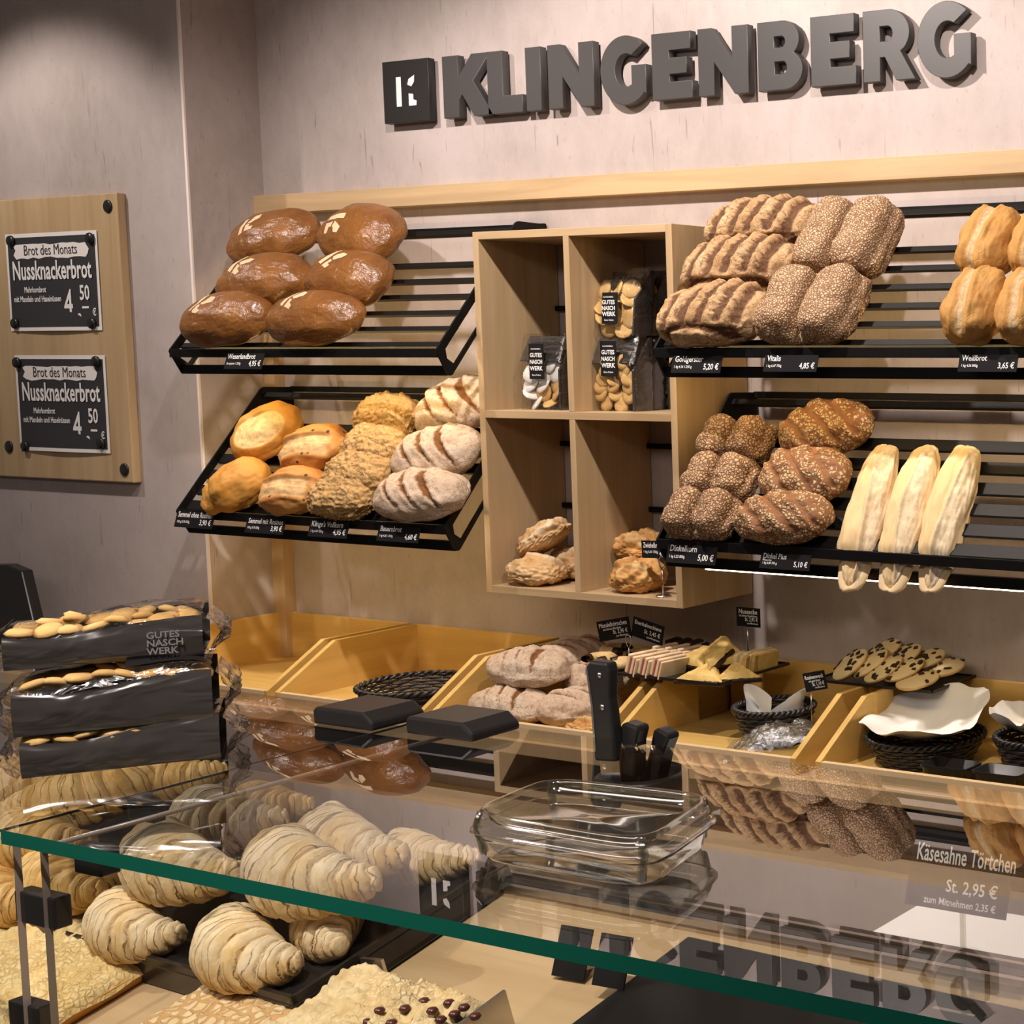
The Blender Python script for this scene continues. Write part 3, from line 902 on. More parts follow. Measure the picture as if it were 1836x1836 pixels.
G = 'glossy brown loaves on the upper left rack'
BR = [(.228, .322, 8, .268, .160, 'top row left, glossy brown loaf nearest the frame corner', (-.030, .005, 10)),
      (.539, .322, -12, .262, .172, 'top row right, glossy brown loaf tilted against the wall', (-.030, -.020, -75)),
      (.310, .180, 5, .272, .150, 'middle row left, glossy brown loaf', (-.030, .012, -25)),
      (.604, .178, -3, .250, .152, 'middle row right, glossy brown loaf with a strong highlight', (-.02, .022, -25)),
      (.276, .064, 5, .272, .138, 'bottom row left, glossy brown loaf above the end of the lip', (-.035, .008, -25)),
      (.577, .062, 3, .282, .136, 'bottom row right, glossy brown loaf standing on the lip', (-.025, .018, -25))]
for k, (p, q, th, L, Wd, lb, st) in enumerate(BR):
    o = loaf('brown_loaf', lb, G, RU, p, q, th, L, Wd, .098, 'brown', k)
    stamp(o, L, Wd, .098, st[0], st[1], .029, st[2])
G = 'golden semolina loaves on the lower left rack'
loaf('semolina_loaf', 'golden loaf showing its pale oval face at the upper left', G, RL, .262, .213, 45, .178, .150, .098, 'semolina', 1)
loaf('semolina_loaf', 'smooth golden loaf at the lower left corner of the rack', G, RL, .290, .062, 40, .148, .125, .092, 'semolina', 3)
loaf('semolina_loaf', 'pale golden loaf half hidden behind the corner loaf', G, RL, .238, .050, 40, .13, .11, .06, 'semolina', 6)
G = 'raisin loaves on the lower left rack'
loaf('raisin_loaf', 'upper raisin loaf with a pale split top', G, RL, .458, .172, 12, .180, .128, .085, 'raisin', 2)
loaf('raisin_loaf', 'lower raisin loaf burst open above the lip', G, RL, .475, .056, 6, .182, .124, .080, 'raisin', 4)
G = 'flaky wholegrain loaves in a column'
for k, (p, q, th, L, Wd, lb) in enumerate(((.640, .268, 0, .180, .118, 'topmost of the flaky wholegrain loaves'), (.662, .183, -5, .185, .122, 'second flaky wholegrain loaf from the top'),
                                           (.664, .107, -5, .190, .118, 'third flaky wholegrain loaf from the top'), (.650, .044, 0, .186, .104, 'bottom flaky wholegrain loaf, resting on the lip'))):
    loaf('wholegrain_loaf', lb, G, RL, p, q, th, L, Wd, .086 if k != 3 else .08, 'klinge', k + 11)
G = 'striped farmer loaves beside the cube shelf'
for k, (p, q, th, L, Wd, lb) in enumerate(((.846, .304, 22, .225, .158, 'top floured striped loaf partly hidden by the wooden cube shelf'), (.868, .168, 12, .235, .140, 'middle floured striped loaf on the lower left rack'),
                                           (.893, .058, 5, .255, .124, 'bottom floured striped loaf by the end bracket'))):
    loaf('farmer_loaf', lb, G, RL, p, q, th, L, Wd, .092, 'farmer', k + 21)
G = 'slashed golden loaves on the upper right rack'
for k, (p, q, th, L, Wd, lb) in enumerate(((1.733, .062, 4, .262, .140, 'bottom slashed golden loaf on the lip'), (1.733, .188, 5, .268, .136, 'middle slashed golden loaf in its column'), (1.738, .298, 3, .278, .128, 'top slashed golden loaf, brownest of the column'))):
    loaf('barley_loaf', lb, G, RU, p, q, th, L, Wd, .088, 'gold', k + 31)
G = 'oat covered double loaves'
loaf('oat_loaf', 'lower oat covered double loaf standing on the lip', G, RU, 1.955, .083, 0, .222, .162, .088, 'vitalis', 41)
loaf('oat_loaf', 'upper oat covered double loaf with deep middle crease', G, RU, 1.968, .252, 0, .208, .180, .094, 'vitalis', 43)
G = 'white loaves at the right end of the upper rack'
for k, (p, q, lb) in enumerate(((2.307, .228, 'white loaf top left in the group at the right edge'), (2.422, .225, 'white loaf top right, cut by the picture edge'), (2.333, .073, 'white loaf bottom left above the price tag'), (2.448, .072, 'white loaf bottom right, cut by the picture edge'))):
    loaf('white_loaf', lb, G, RU, p, q, 90, .158, .116, .090, 'weiss', k + 51)
G = 'grain covered double loaves on the lower right rack'
for k, (p, q, lb) in enumerate(((1.683, .232, 'top grain covered double loaf'), (1.690, .136, 'middle grain covered double loaf'), (1.687, .049, 'bottom grain covered double loaf by the cube shelf'))):
    loaf('grain_loaf', lb, G, RL, p, q, 0, .168, .100, .080, 'dinkelkorn', k + 61)
G = 'flaked dark oval loaves'
for k, (p, q, th, L, Wd, lb) in enumerate(((1.893, .268, 8, .216, .132, 'top dark oval loaf dotted with flakes'), (1.897, .152, 0, .210, .132, 'middle dark oval loaf dotted with flakes'), (1.890, .052, 3, .220, .112, 'bottom dark flaked oval loaf with diagonal slashes'))):
    loaf('flaked_loaf', lb, G, RL, p, q, th, L, Wd, .080, 'dinkelplus', k + 71)
G = 'long pale loaves leaning on the lower right rack'
for k, (p, q, L, lb) in enumerate(((2.055, .100, .300, 'left long pale loaf'), (2.148, .102, .300, 'middle long pale loaf'), (2.236, .108, .300, 'right long pale loaf beside the empty slats'))):
    loaf('long_loaf', lb + ', its foot poking under the lip', G, RL, p, q - .012, 90, L + .010, .090, .056, 'baguette', k + 81, -.0235, -10)

# price tags clipped to the racks
def rack_tag(u0, v0, u1, v1, l1, l2, pr, label, sub=None):
    vc = (v0 + v1) / 2
    a, b = at(u0, vc, y=-0.330), at(u1, vc, y=-0.330)
    zt, zb = at((u0 + u1) / 2, v0, y=-0.330)[2], at((u0 + u1) / 2, v1, y=-0.330)[2]
    wd, ht = b[0] - a[0], zt - zb
    L = [(l1, ht * .33, -wd * .45, ht * .14, 'LEFT', .014, .85, wd * .9), (l2, ht * .15, -wd * .45, -ht * .22, 'LEFT', .012, .85, wd * .48), (pr, ht * .33, wd * .46, -ht * .30, 'RIGHT', .014, .85, wd * .44)]
    if sub: L.append((sub, ht * .12, -wd * .45, -ht * .02, 'LEFT', .01, .9, wd * .4))
    card('price_tag', label, 'price tag', ((a[0] + b[0]) / 2, -0.338, (zt + zb) / 2), (1, 0, 0), (0, .30, 1), wd, ht, L, 'black price tags clipped to the racks')


rack_tag(410, 633, 477, 662, 'Weserlandbrot', 'Sie sparen 1.250g', '4,95 €', 'black price tag 4,95 under the glossy brown loaves')
rack_tag(321, 917, 388, 946, 'Semmel ohne Rosinen', '100 g 0,78 500g', '3,90 €', 'black price tag 3,90 at the left end of the lower rack')
rack_tag(447, 929, 515, 956, 'Semmel mit Rosinen', '100 g 0,78 500g', '3,90 €', 'black price tag 3,90 below the burst raisin loaf')
rack_tag(560, 934, 629, 963, "Klinge's Vollkorn", '1 kg 6,60 750 g', '4,95 €', 'black price tag 4,95 below the flaky wholegrain loaves')
rack_tag(683, 943, 757, 971, 'Bauernbrot', '1 kg 4,60 1.000g', '4,60 €', 'black price tag 4,60 below the striped loaves')
rack_tag(1210, 637, 1298, 669, 'Goldgerster', '1 kg 4,16 1.250 g', '5,20 €', 'black price tag 5,20 below the slashed golden loaves')
rack_tag(1375, 636, 1470, 667, 'Vitalis', '1 kg 6,47 750g', '4,85 €', 'black price tag 4,85 below the oat covered loaves')
rack_tag(1723, 635, 1828, 667, 'Weißbrot', '1 kg 4,56 800g', '3,65 €', 'black price tag 3,65 below the white loaves')
rack_tag(1201, 977, 1289, 1010, 'Dinkelkorn', '1 kg 6,25 800g', '5,00 €', 'black price tag 5,00 at the left end of the lower right rack')
rack_tag(1368, 992, 1457, 1020, 'Dinkel Plus', '1 kg 6,80 750 g', '5,10 €', 'black price tag 5,10 below the flaked dark loaves', 'Weizenfrei')

# ------------------------------------------------------------------ cube shelf
CX0, CX1, CZ0, CZ1, CYF, TH = 0.990, 1.556, 1.041, 1.849, -0.2275, 0.017
cb = thing('cube_shelf', 'pale wooden wall shelf with four open cubes between the racks', 'shelf', ((CX0 + CX1) / 2, 0.0, CZ0))
ZM1 = at(1000, 738, y=CYF)[2]; ZM0 = ZM1 - 0.017
XD = at(1020, 600, y=CYF)[0]
def panel(n_, a, mt): MB().box(*a).build(n_, M[mt], cb, 0.0008)
panel('side_panel', (CX0, CYF, CZ0, CX0 + TH, -.002, CZ1), 'wood_z'); panel('side_panel', (CX1 - TH, CYF, CZ0, CX1, -.002, CZ1), 'wood_z')
panel('top_panel', (CX0 + TH, CYF, CZ1 - TH, CX1 - TH, -.002, CZ1), 'wood_x'); panel('bottom_panel', (CX0 + TH, CYF, CZ0, CX1 - TH, -.002, CZ0 + TH), 'wood_x')
panel('shelf_board', (CX0 + TH, CYF, ZM0, CX1 - TH, -.002, ZM1), 'wood_x')
panel('divider', (XD - .008, CYF, ZM1, XD + .008, -.002, CZ1 - TH), 'wood_z'); panel('divider', (XD - .008, CYF, CZ0 + TH, XD + .008, -.002, ZM0), 'wood_z')
for zz in (at(1000, 553, y=-.01)[2], at(1010, 795, y=-.01)[2], at(1010, 905, y=-.01)[2]):
    panel('wall_rail', (CX0 + TH, -.014, zz - .006, XD - .008, -.003, zz + .006), 'black')
    panel('wall_rail', (XD + .008, -.014, zz - .006, CX1 - TH, -.003, zz + .006), 'black')
CF = Frame((0, 0, CZ0 + TH), (1, 0, 0), (0, 1, 0))
MF = Frame((0, 0, ZM1), (1, 0, 0), (0, 1, 0))


def xat(u, v, y): return at(u, v, y=y)[0]
G = 'rustic loaves in the lower left cube'
loaf('rustic_loaf', 'rustic loaf lying at the front of the lower left cube', G, CF, xat(964, 1030, -.172), -.172, 0, .135, .105, .066, 'rustic', 1)
loaf('rustic_loaf', 'rustic loaf leaning up on the others in the lower left cube', G, CF, xat(985, 966, -.135), -.135, 12, .135, .085, .058, 'rustic', 2, .078, -32)
loaf('rustic_loaf', 'shadowed rustic loaf at the back of the lower left cube', G, CF, xat(1030, 1000, -.085), -.085, 20, .12, .10, .07, 'rustic', 4, .005)
G = 'onion loaves in the lower right cube'
loaf('onion_loaf', 'golden onion loaf at the front of the lower right cube', G, CF, xat(1143, 1040, -.165), -.165, 0, .120, .105, .072, 'onion', 3)
loaf('onion_loaf', 'golden onion loaf behind the small tag in the lower right cube', G, CF, xat(1152, 988, -.10), -.10, 0, .130, .105, .06, 'onion', 5, .062)


def tag_stand(P, base_z, ring, label, base_r=.017, ht=None, group=None):
    """wire stand: foot disc, wire and open ring that grips a card"""
    r = thing('card_holder', label, 'card holder', (P[0], P[1], base_z), group)
    MB().lathe([(0, 0), (base_r, 0), (base_r, .003), (base_r * .7, .006), (0, .006)], 24, (P[0], P[1], base_z)).build('foot', M['steel'], r)
    top = ht if ht else P[2]
    MB().tube([(P[0], P[1], base_z + .005), (P[0], P[1], top - (.022 if ring else 0))], .0013, 8).build('wire', M['steel'], r)
    if ring:
        pts = [(P[0], P[1], top - .022), (P[0] + .007, P[1], top - .011)] + [(P[0] + .008 * math.cos(a), P[1] - .001, top + .008 * math.sin(a)) for a in np.linspace(-.3, math.pi + .3, 16)] + [(P[0] - .007, P[1], top - .011), (P[0], P[1], top - .022)]
        MB().tube(pts, .0012, 6).build('ring_clip', M['steel'], r)
    return r


def small_card(c4, y, lines, label, tiltx=0, up=(0, .1, 1)):
    q = [at(u, v, y=y) for u, v in c4]
    ctr = sum(q) / 4; right = (q[1] - q[0]) + (q[2] - q[3]); upv = (q[0] - q[3]) + (q[1] - q[2])
    wd = np.linalg.norm(q[1] - q[0]); ht = np.linalg.norm(q[0] - q[3])
    L = [(t, s_ * ht * .85, x * wd, yy * ht, al, .014, xs, wd * (.86 if x == 0 or s_ < .2 else .55)) for t, s_, x, yy, al, xs in lines]
    return card('price_card', label, 'price card', ctr, right, upv, wd, ht, L, 'small black price cards on wire stands')


P = at(1187, 1005, y=-.205)
tag_stand(P, CZ0 + TH, True, 'wire ring card holder on a steel foot in the lower right cube')
small_card(((1151, 969), (1207, 971), (1206, 1001), (1150, 1000)), -.2065, [('Zwiebelbrot', .34, -.44, .1, 'LEFT', .85), ('1 kg 6,60 750g', .16, -.44, -.2, 'LEFT', .9), ('4,95 €', .3, .45, -.36, 'RIGHT', .9)], 'black price card gripped by the ring holder in the cube shelf')


# bags of biscuits in the upper cubes
def biscuit_bag(label, x, y, z, wd, dp, ht, kind, seed, lab, lean=0, group='biscuit bags in the cube shelf'):
    r = thing('biscuit_bag', label, 'biscuit bag', (x, y, z), group)
    rnd = random.Random(seed)
    def off(a): return (a[0] + x, a[1] + y + lean * (a[2]), a[2] + z)
    mb = MB()
    mb.hexa([off(p) for p in ((-wd / 2, dp * .38, 0), (wd / 2, dp * .38, 0), (wd / 2, dp / 2, 0), (-wd / 2, dp / 2, 0))], [off(p) for p in ((-wd / 2, dp * .38, ht), (wd / 2, dp * .38, ht), (wd / 2, dp / 2, ht), (-wd / 2, dp / 2, ht))])
    mb.hexa([off(p) for p in ((wd * .46, -dp / 2, 0), (wd / 2, -dp / 2, 0), (wd / 2, dp * .38, 0), (wd * .46, dp * .38, 0))], [off(p) for p in ((wd * .46, -dp / 2, ht * .55), (wd / 2, -dp / 2, ht * .55), (wd / 2, dp * .38, ht), (wd * .46, dp * .38, ht))])
    if kind != 'flat': mb.hexa([off(p) for p in ((-wd / 2, -dp * .46, ht * .66), (wd / 2, -dp * .46, ht * .66), (wd / 2, -dp * .40, ht * .66), (-wd / 2, -dp * .40, ht * .66))], [off(p) for p in ((-wd * .45, -dp * .05, ht), (wd * .45, -dp * .05, ht), (wd * .45, 0, ht), (-wd * .45, 0, ht))])
    mb.build('black_backing', M['foil'], r)
    def film(u, v):
        a = 2 * math.pi * u
        k = 1.0 - .55 * max(0, v - .6) / .4
        X = wd / 2 * 1.06 * sgn(math.cos(a), .35); Y = dp / 2 * 1.08 * sgn(math.sin(a), .35) * k
        w_ = .002 * noise.noise(Vector((X * 60 + seed, Y * 60, v * 9)))
        return off((X + w_, Y + w_, ht * 1.04 * v))
    MB().grid(film, 40, 14, True).build('clear_film', M['film'], r)
    n = 0
    lv = 0.012
    while lv < ht * (.85 if kind == 'flat' else .64) and n < 40:
        for cxk in ((-.30, 0, .30) if int(lv * 1000) % 2 else (-.2, .16)):
            R_ = wd * (.19 if kind != 'thumb' else .15)
            ang = rnd.uniform(-60, 60); px_ = cxk * wd + rnd.uniform(-.004, .004)
            Mx = Matrix.Translation(off((px_, -dp * .24, lv + rnd.uniform(0, .006)))) @ Matrix.Rotation(math.radians(ang), 4, 'Y') @ Matrix.Rotation(math.radians(rnd.uniform(30, 95)), 4, 'X')
            th_ = .011 if kind == 'thumb' else .006
            prof = [(0, 0), (R_ * .85, 0), (R_, th_ * .4), (R_ * .92, th_ * .85), (R_ * .5, th_), (0, th_ * (.8 if kind == 'thumb' else 1.05))]
            k = MB().lathe(prof, 14)
            k.v = [tuple(Mx @ Vector(p)) for p in k.v]
            k.build('biscuit', M['biscuit'] if kind != 'iced' or rnd.random() < .25 else M['liner'], r); n += 1
        lv += R_ * .95
    lw = wd * .36
    x0 = x - lw / 2 - wd * .02
    PL = MB().hexa([(x0, y - dp * .59, z + ht * lab), (x0 + lw, y - dp * .59, z + ht * lab), (x0 + lw, y - dp * .57, z + ht * lab), (x0, y - dp * .57, z + ht * lab)],
              [(x0, y - dp * .59 + lean * .04, z + ht * (lab + .48)), (x0 + lw, y - dp * .59 + lean * .04, z + ht * (lab + .48)), (x0 + lw, y - dp * .57 + lean * .04, z + ht * (lab + .48)), (x0, y - dp * .57 + lean * .04, z + ht * (lab + .48))]).build('paper_label', M['card'], r)
    text_lines([('GUTES', lw * .20, 0, .30 * ht, 'CENTER', .03, .95), ('NASCH', lw * .20, 0, .21 * ht, 'CENTER', .03, .9), ('WERK', lw * .21, 0, .12 * ht, 'CENTER', .03, 1), ('KLINGENBERG', lw * .07, 0, .40 * ht, 'CENTER', .01, 1), ('feine Kekse', lw * .09, 0, .045 * ht, 'CENTER', .01, 1)],
               M['white'], Matrix.Translation((-wd * .02, -dp * .605, ht * lab)) @ face_matrix((0, 0, 0), (1, 0, 0), (0, 0, 1)), PL)
    return r


def bag_at(label, u0, v0, u1, v1, y, z, kind, seed, lab, dp=.06, lean=0, hmul=1):
    a, b = at(u0, v1, y=y), at(u1, v1, y=y)
    ht = at((u0 + u1) / 2, v0, y=y)[2] - z
    return biscuit_bag(label, (a[0] + b[0]) / 2, y + dp / 2, z, b[0] - a[0], dp, ht * hmul, kind, seed, lab, lean)


bag_at('biscuit bag with chocolate striped and white biscuits at the front of the left cube', 934, 603, 1006, 738, -.175, ZM1, 'iced', 1, .42)
bag_at('biscuit bag behind the striped biscuits in the left cube', 950, 612, 1004, 738, -.10, ZM1, 'iced', 2, .42)
bag_at('biscuit bag with white biscuits at the far right of the right cube', 1150, 640, 1200, 740, -.060, ZM1, 'iced', 8, .5, .045)
hb = at(1100, 605, y=-.165)[2]
bag_at('lower front biscuit bag of thick round biscuits in the right cube', 1060, 606, 1138, 740, -.175, ZM1, 'thumb', 3, .48)
bag_at('lower second biscuit bag, behind the thick round biscuits', 1088, 612, 1168, 740, -.105, ZM1, 'thumb', 4, .48, .05)
bag_at('upper front biscuit bag of flat round biscuits, stacked on the lower bag', 1060, 484, 1136, 605, -.165, hb + .004, 'flat', 5, .18, .055, .12)
bag_at('upper second biscuit bag, dark and half hidden behind the front one', 1098, 484, 1168, 605, -.10, hb + .004, 'flat', 6, .18, .05, .12)

# ------------------------------------------------------------------ back counter and wooden bins
ctr = thing('back_counter', 'dark back counter under the wooden bread bins', 'counter', (1.2, -0.2, 0))
MB().box(0.003, -0.41, 0.74, 4.2, -0.003, 0.770).box(-0.9, -0.41, 0.74, 0.003, -0.203, 0.770).build('worktop', M['deck'], ctr, 0.002)
MB().box(0.003, -0.385, 0.0, 4.2, -0.003, 0.74).build('cabinet_body', M['blackp'], ctr)
MB().box(-0.9, -0.385, 0.0, -0.02, -0.203, 0.74).build('cabinet_body', M['blackp'], ctr)
BZ = 0.770


def bin_(label, x0, x1, back_y=-0.004, cut=False):
    r = thing('wooden_bin', label, 'bread bin', ((x0 + x1) / 2, -0.2, BZ), 'open wooden bins on the back counter')
    zt, t = 0.898, 0.013
    ye = -0.150 if cut else back_y - t
    prof = [(-0.395, BZ), (ye, BZ), (ye, zt), (-0.243, zt), (-0.395, 0.803)]
    for x in (x0, x1 - t):
        MB().prism(prof, lambda a, b, d: (d, a, b), x, x + t).build('side_panel', M['box_y'], r, 0.0008)
    MB().box(x0 - (.0125 if cut else 0), back_y - t, BZ, x1 + (.0125 if cut else 0), back_y, zt).build('back_panel', M['box_x'], r, 0.0008)
    MB().box(x0 + t, -0.395, BZ, x1 - t, -0.383, 0.803).build('front_panel', M['edge'], r, 0.0008)
    MB().box(x0 + t, -0.383, BZ, x1 - t, back_y - t, BZ + .010).build('floor_panel', M['box_x'], r)
    return r


bin_('empty wooden bin, yellow light tinted into its colour, at the left end of the back counter', 0.004, 0.470)
bin_('wooden bin, yellow light tinted into its colour, holding a single black wicker tray', 0.495, 0.972)
bin_('wooden bin filled with floured striped loaves', 0.994, 1.485)
bin_('wooden bin with a paper filled wicker basket and clear bag', 1.510, 1.972, cut=True)
bin_('wooden bin at right with white lined basket and black tubs', 2.018, 2.495, cut=True)
BF = Frame((0, 0, BZ + .010), (1, 0, 0), (0, 1, 0))


def wicker(label, c, r0, r1, ht, rows, stakes, seed=0, rz=1.0, th=0, group='black wicker baskets'):
    """woven basket: stakes, weaver rings that pass in and out, twisted rim"""
    r = thing('wicker_basket', label, 'basket', c, group)
    cth, sth = math.cos(math.radians(th)), math.sin(math.radians(th))
    def P(rad, a, z):
        x, y = rad * math.cos(a), rad * rz * math.sin(a)
        return (c[0] + cth * x - sth * y, c[1] + sth * x + cth * y, c[2] + z)
    mb = MB()
    for k in range(rows):
        f = (k + .5) / rows
        rad = r0 + (r1 - r0) * f ** .8
        mb.tube([P(rad + .0022 * math.cos(stakes * a / 2 + k * math.pi), a, ht * f) for a in np.linspace(0, 2 * math.pi, stakes * 4, endpoint=False)], ht / rows * .52, 5, closed=True)
    mb.build('woven_wall', M['wicker'], r)
    mb = MB()
    for s_ in range(stakes):
        a = 2 * math.pi * s_ / stakes
        mb.tube([P(r0 + (r1 - r0) * f ** .8, a, ht * f) for f in (0, .33, .66, 1)], .0022, 5)
    mb.build('stakes', M['wicker'], r)
    for q in (0, math.pi):
        MB().tube([P(r1 + .0035 * math.cos(a * 22 + q), a, ht + .0035 * math.sin(a * 22 + q)) for a in np.linspace(0, 2 * math.pi, 220, endpoint=False)], .0036, 5, closed=True).build('rim_strand', M['wicker'], r)
    MB().lathe([(0, 0), (r0, 0), (r0, .004), (0, .004)], 32, (c[0], c[1], c[2])).build('bottom', M['wicker'], r)
    return r


wicker('flat empty black wicker tray lying in the second bin', (0.842, -0.300, BZ + .011), .092, .122, .052, 8, 32, group='black wicker baskets')

G = 'floured striped loaves in the wooden bin'
def bin_loaf(u, v, y, z0, th, L, Wd, H, seed, label, tilt=0):
    P = at(u, v, y=y)
    loaf('farmer_loaf', label, G, BF, P[0], y, th, L, Wd, H, 'farmer', seed, z0, tilt)
bin_loaf(918, 1290, -.315, 0, -8, .215, .135, .078, 91, 'front left striped loaf lying low in the bin')
bin_loaf(948, 1212, -.265, .070, -5, .205, .135, .082, 92, 'topmost striped loaf lying across the others in the bin')
bin_loaf(1040, 1262, -.270, 0, 60, .18, .125, .08, 93, 'striped loaf behind the knife handle in the bin')
bin_loaf(1030, 1182, -.120, .070, 70, .19, .125, .08, 94, 'striped loaf at the back of the bin, end up')
bin_loaf(1080, 1222, -.170, .045, 40, .16, .12, .075, 95, 'shadowed striped loaf under the pastry tray')
loaf('crusty_loaf', 'small orange brown loaf end peeking out at the bin front', None, BF, at(1055, 1298, y=-.345)[0], -.345, 0, .10, .06, .035, 'onion', 8)

# ------------------------------------------------------------------ papers, baskets and tubs in the bins
def paper_sheet(parent, name, c, rad, z0, amp, seed, mat, nu=64, nv=14, rx=1.0, corner=.25, back=0.0):
    def f(u, v):
        a = 2 * math.pi * u
        rr = rad * v * (1 + corner * v * max(0, math.cos(2 * (a - .6 + seed))) ** 2)
        n = noise.noise(Vector((math.cos(a) * 2.2 * v + seed, math.sin(a) * 2.2 * v, v * 1.5)))
        n2 = noise.noise(Vector((math.cos(a) * 6 * v + seed, math.sin(a) * 6 * v, 3)))
        z = z0 + amp * v ** 2.2 * (1 + .4 * n) + .005 * n * v + .003 * n2 + back * max(0.0, math.sin(a + .35)) * v ** 1.6
        return (c[0] + rr * math.cos(a) * rx, c[1] + rr * math.sin(a), c[2] + z)
    return MB().grid(f, nu, nv, True).build(name, mat, parent)


def crumple(parent, name, M0, sx, sy, amp, seed, mat, lift=0):
    def f(a, b):
        x = (a - .5) * sx; y = (b - .5) * sy
        n = noise.noise(Vector((a * 3 + seed, b * 3, 1))); n2 = abs(noise.noise(Vector((a * 9 + seed, b * 7, 4))))
        z = amp * (math.sin(math.pi * a) * math.sin(math.pi * b)) ** .6 * (1 + .8 * n) + amp * .35 * n2 + lift
        return tuple(M0 @ Vector((x + .01 * n, y + .01 * n2, z)))
    return MB().grid(f, 44, 44).build(name, mat, parent)


b4 = wicker('black wicker basket holding white paper in the fourth bin', (1.795, -0.235, BZ + .011), .050, .080, .074, 8, 24)
pz = BZ + .011
t_ = thing('folded_paper', 'curled white paper standing in the wicker basket of the fourth bin', 'paper', (1.795, -.235, pz + .02), 'white papers in the baskets')
for k, (a0, r_, hh) in enumerate(((200, .040, .105), (20, .052, .100))):
    def curl(u, v, a0=a0, r_=r_, hh=hh):
        a = math.radians(a0 + 190 * (u - .5))
        rr = r_ * (.7 + .3 * v) + .004 * noise.noise(Vector((u * 4, v * 4, a0)))
        return (1.795 + (.016 if k else -.026) + rr * math.cos(a), -.235 + rr * math.sin(a), pz + .012 + hh * v * (1 - .35 * (2 * u - 1) ** 2))
    MB().grid(curl, 26, 12).build('paper_curl', M['liner'], t_)
t_ = thing('plastic_bag', 'crumpled clear plastic bag lying in the fourth bin', 'plastic bag', (1.86, -.315, pz), None)
crumple(t_, 'bag_skin', Matrix.Translation((1.855, -.322, pz + .004)) @ Matrix.Rotation(math.radians(28), 4, 'Z') @ Matrix.Rotation(math.radians(-14), 4, 'Y'), .20, .10, .030, 2, M['pbag'], .012)
crumple(t_, 'bag_skin', Matrix.Translation((1.865, -.315, pz + .010)) @ Matrix.Rotation(math.radians(40), 4, 'Z') @ Matrix.Rotation(math.radians(-14), 4, 'Y'), .17, .08, .034, 7, M['pbag'], .012)
P = at(1455, 1270, y=-.235)
tag_stand((P[0], -.235, 0), pz + .004, False, 'wire card holder standing in the basket of the fourth bin', .02, at(1458, 1225, y=-.235)[2])
small_card(((1443, 1208), (1481, 1200), (1479, 1236), (1441, 1241)), -.2375, [('Rosinenweck', .24, 0, .14, 'CENTER', .8), ('mit guter Butter', .12, 0, -.02, 'CENTER', .8), ('St. 1,10 €', .22, .42, -.24, 'RIGHT', .8), ('zum Mitnehmen', .10, .42, -.38, 'RIGHT', .8)], 'black price card tilted over the wicker basket in the fourth bin')

wicker('black wicker basket lined with a big white paper', (2.160, -0.230, BZ + .011), .085, .115, .050, 7, 30)
t_ = thing('liner_paper', 'big white paper spread over the wicker basket in the right bin', 'paper', (2.160, -.230, pz), 'white papers in the baskets')
paper_sheet(t_, 'sheet', (2.160, -.232, pz), .128, .053, .032, 1.3, M['liner'], back=.045)
wicker('black wicker basket with white napkins at the right picture edge', (2.415, -0.225, BZ + .011), .055, .085, .072, 8, 24)
t_ = thing('napkin_paper', 'white napkin paper in the basket at the right picture edge', 'paper', (2.415, -.225, pz), 'white papers in the baskets')
paper_sheet(t_, 'sheet', (2.415, -.225, pz), .088, .078, .040, 3.1, M['liner'], corner=.1)


def tub(label, x, y, sx, sy, ht):
    r = thing('black_tub', label, 'tub', (x, y, pz), 'small black tubs in the right bin')
    mb = MB()
    n = 28
    def ring(k, z, t):
        return [(x + sx / 2 * k * sgn(math.cos(a), .3) - 0, y + sy / 2 * k * sgn(math.sin(a), .3), pz + z) for a in np.linspace(0, 2 * math.pi, n, endpoint=False)]
    rs = [ring(.80, 0, 0), ring(.95, ht - .004, 0), ring(1.0, ht - .004, 0), ring(1.0, ht, 0), ring(.92, ht, 0), ring(.77, .003, 0)]
    for q in rs: mb.v += q
    for l in range(5):
        for i in range(n):
            mb.f.append([l * n + i, l * n + (i + 1) % n, (l + 1) * n + (i + 1) % n, (l + 1) * n + i]); mb.m.append(0); mb.sm.append(l in (0, 4))
    mb.f += [list(range(n))[::-1], [5 * n + i for i in range(n)]]; mb.m += [0, 0]; mb.sm += [False, False]
    mb.build('body', M['blackp'], r)
    return r


tub('left black tub, empty, at the front of the right bin', 2.292, -.347, .105, .066, .036)
tub('right black tub with white scraps, at the front of the right bin', 2.404, -.347, .105, .066, .036)
rnd = random.Random(4)
t_ = thing('paper_scraps', 'small white scraps lying in the right black tub', 'paper scraps', (2.404, -.347, pz + .004))
for k in range(5):
    x = 2.38 + .012 * k; y = -.352 + rnd.uniform(-.012, .012)
    crumple(t_, 'scrap', Matrix.Translation((x, y, pz + .004)) @ Matrix.Rotation(rnd.uniform(0, 3), 4, 'Z'), .022, .018, .010, k, M['liner'])


# ------------------------------------------------------------------ pastry trays
def flat_tray(label, x0, x1, y0, y1, z, rim=.006, group='dark trays on the wooden bins'):
    r = thing('pastry_tray', label, 'tray', ((x0 + x1) / 2, (y0 + y1) / 2, z), group)
    MB().box(x0, y0, z, x1, y1, z + .003).build('sheet', M['tray'], r)
    mb = MB()
    for a in ((x0, y0, x1, y0 + .003), (x0, y1 - .003, x1, y1), (x0, y0, x0 + .003, y1), (x1 - .003, y0, x1, y1)):
        mb.box(a[0], a[1], z + .003, a[2], a[3], z + rim)
    mb.build('rim', M['tray'], r)
    return r


flat_tray('dark tray heaped with assorted pastries across the wooden bins', 1.345, 1.695, -.285, -.055, .8985)
PZ = .9018
PF = Frame((0, 0, PZ), (1, 0, 0), (0, 1, 0))


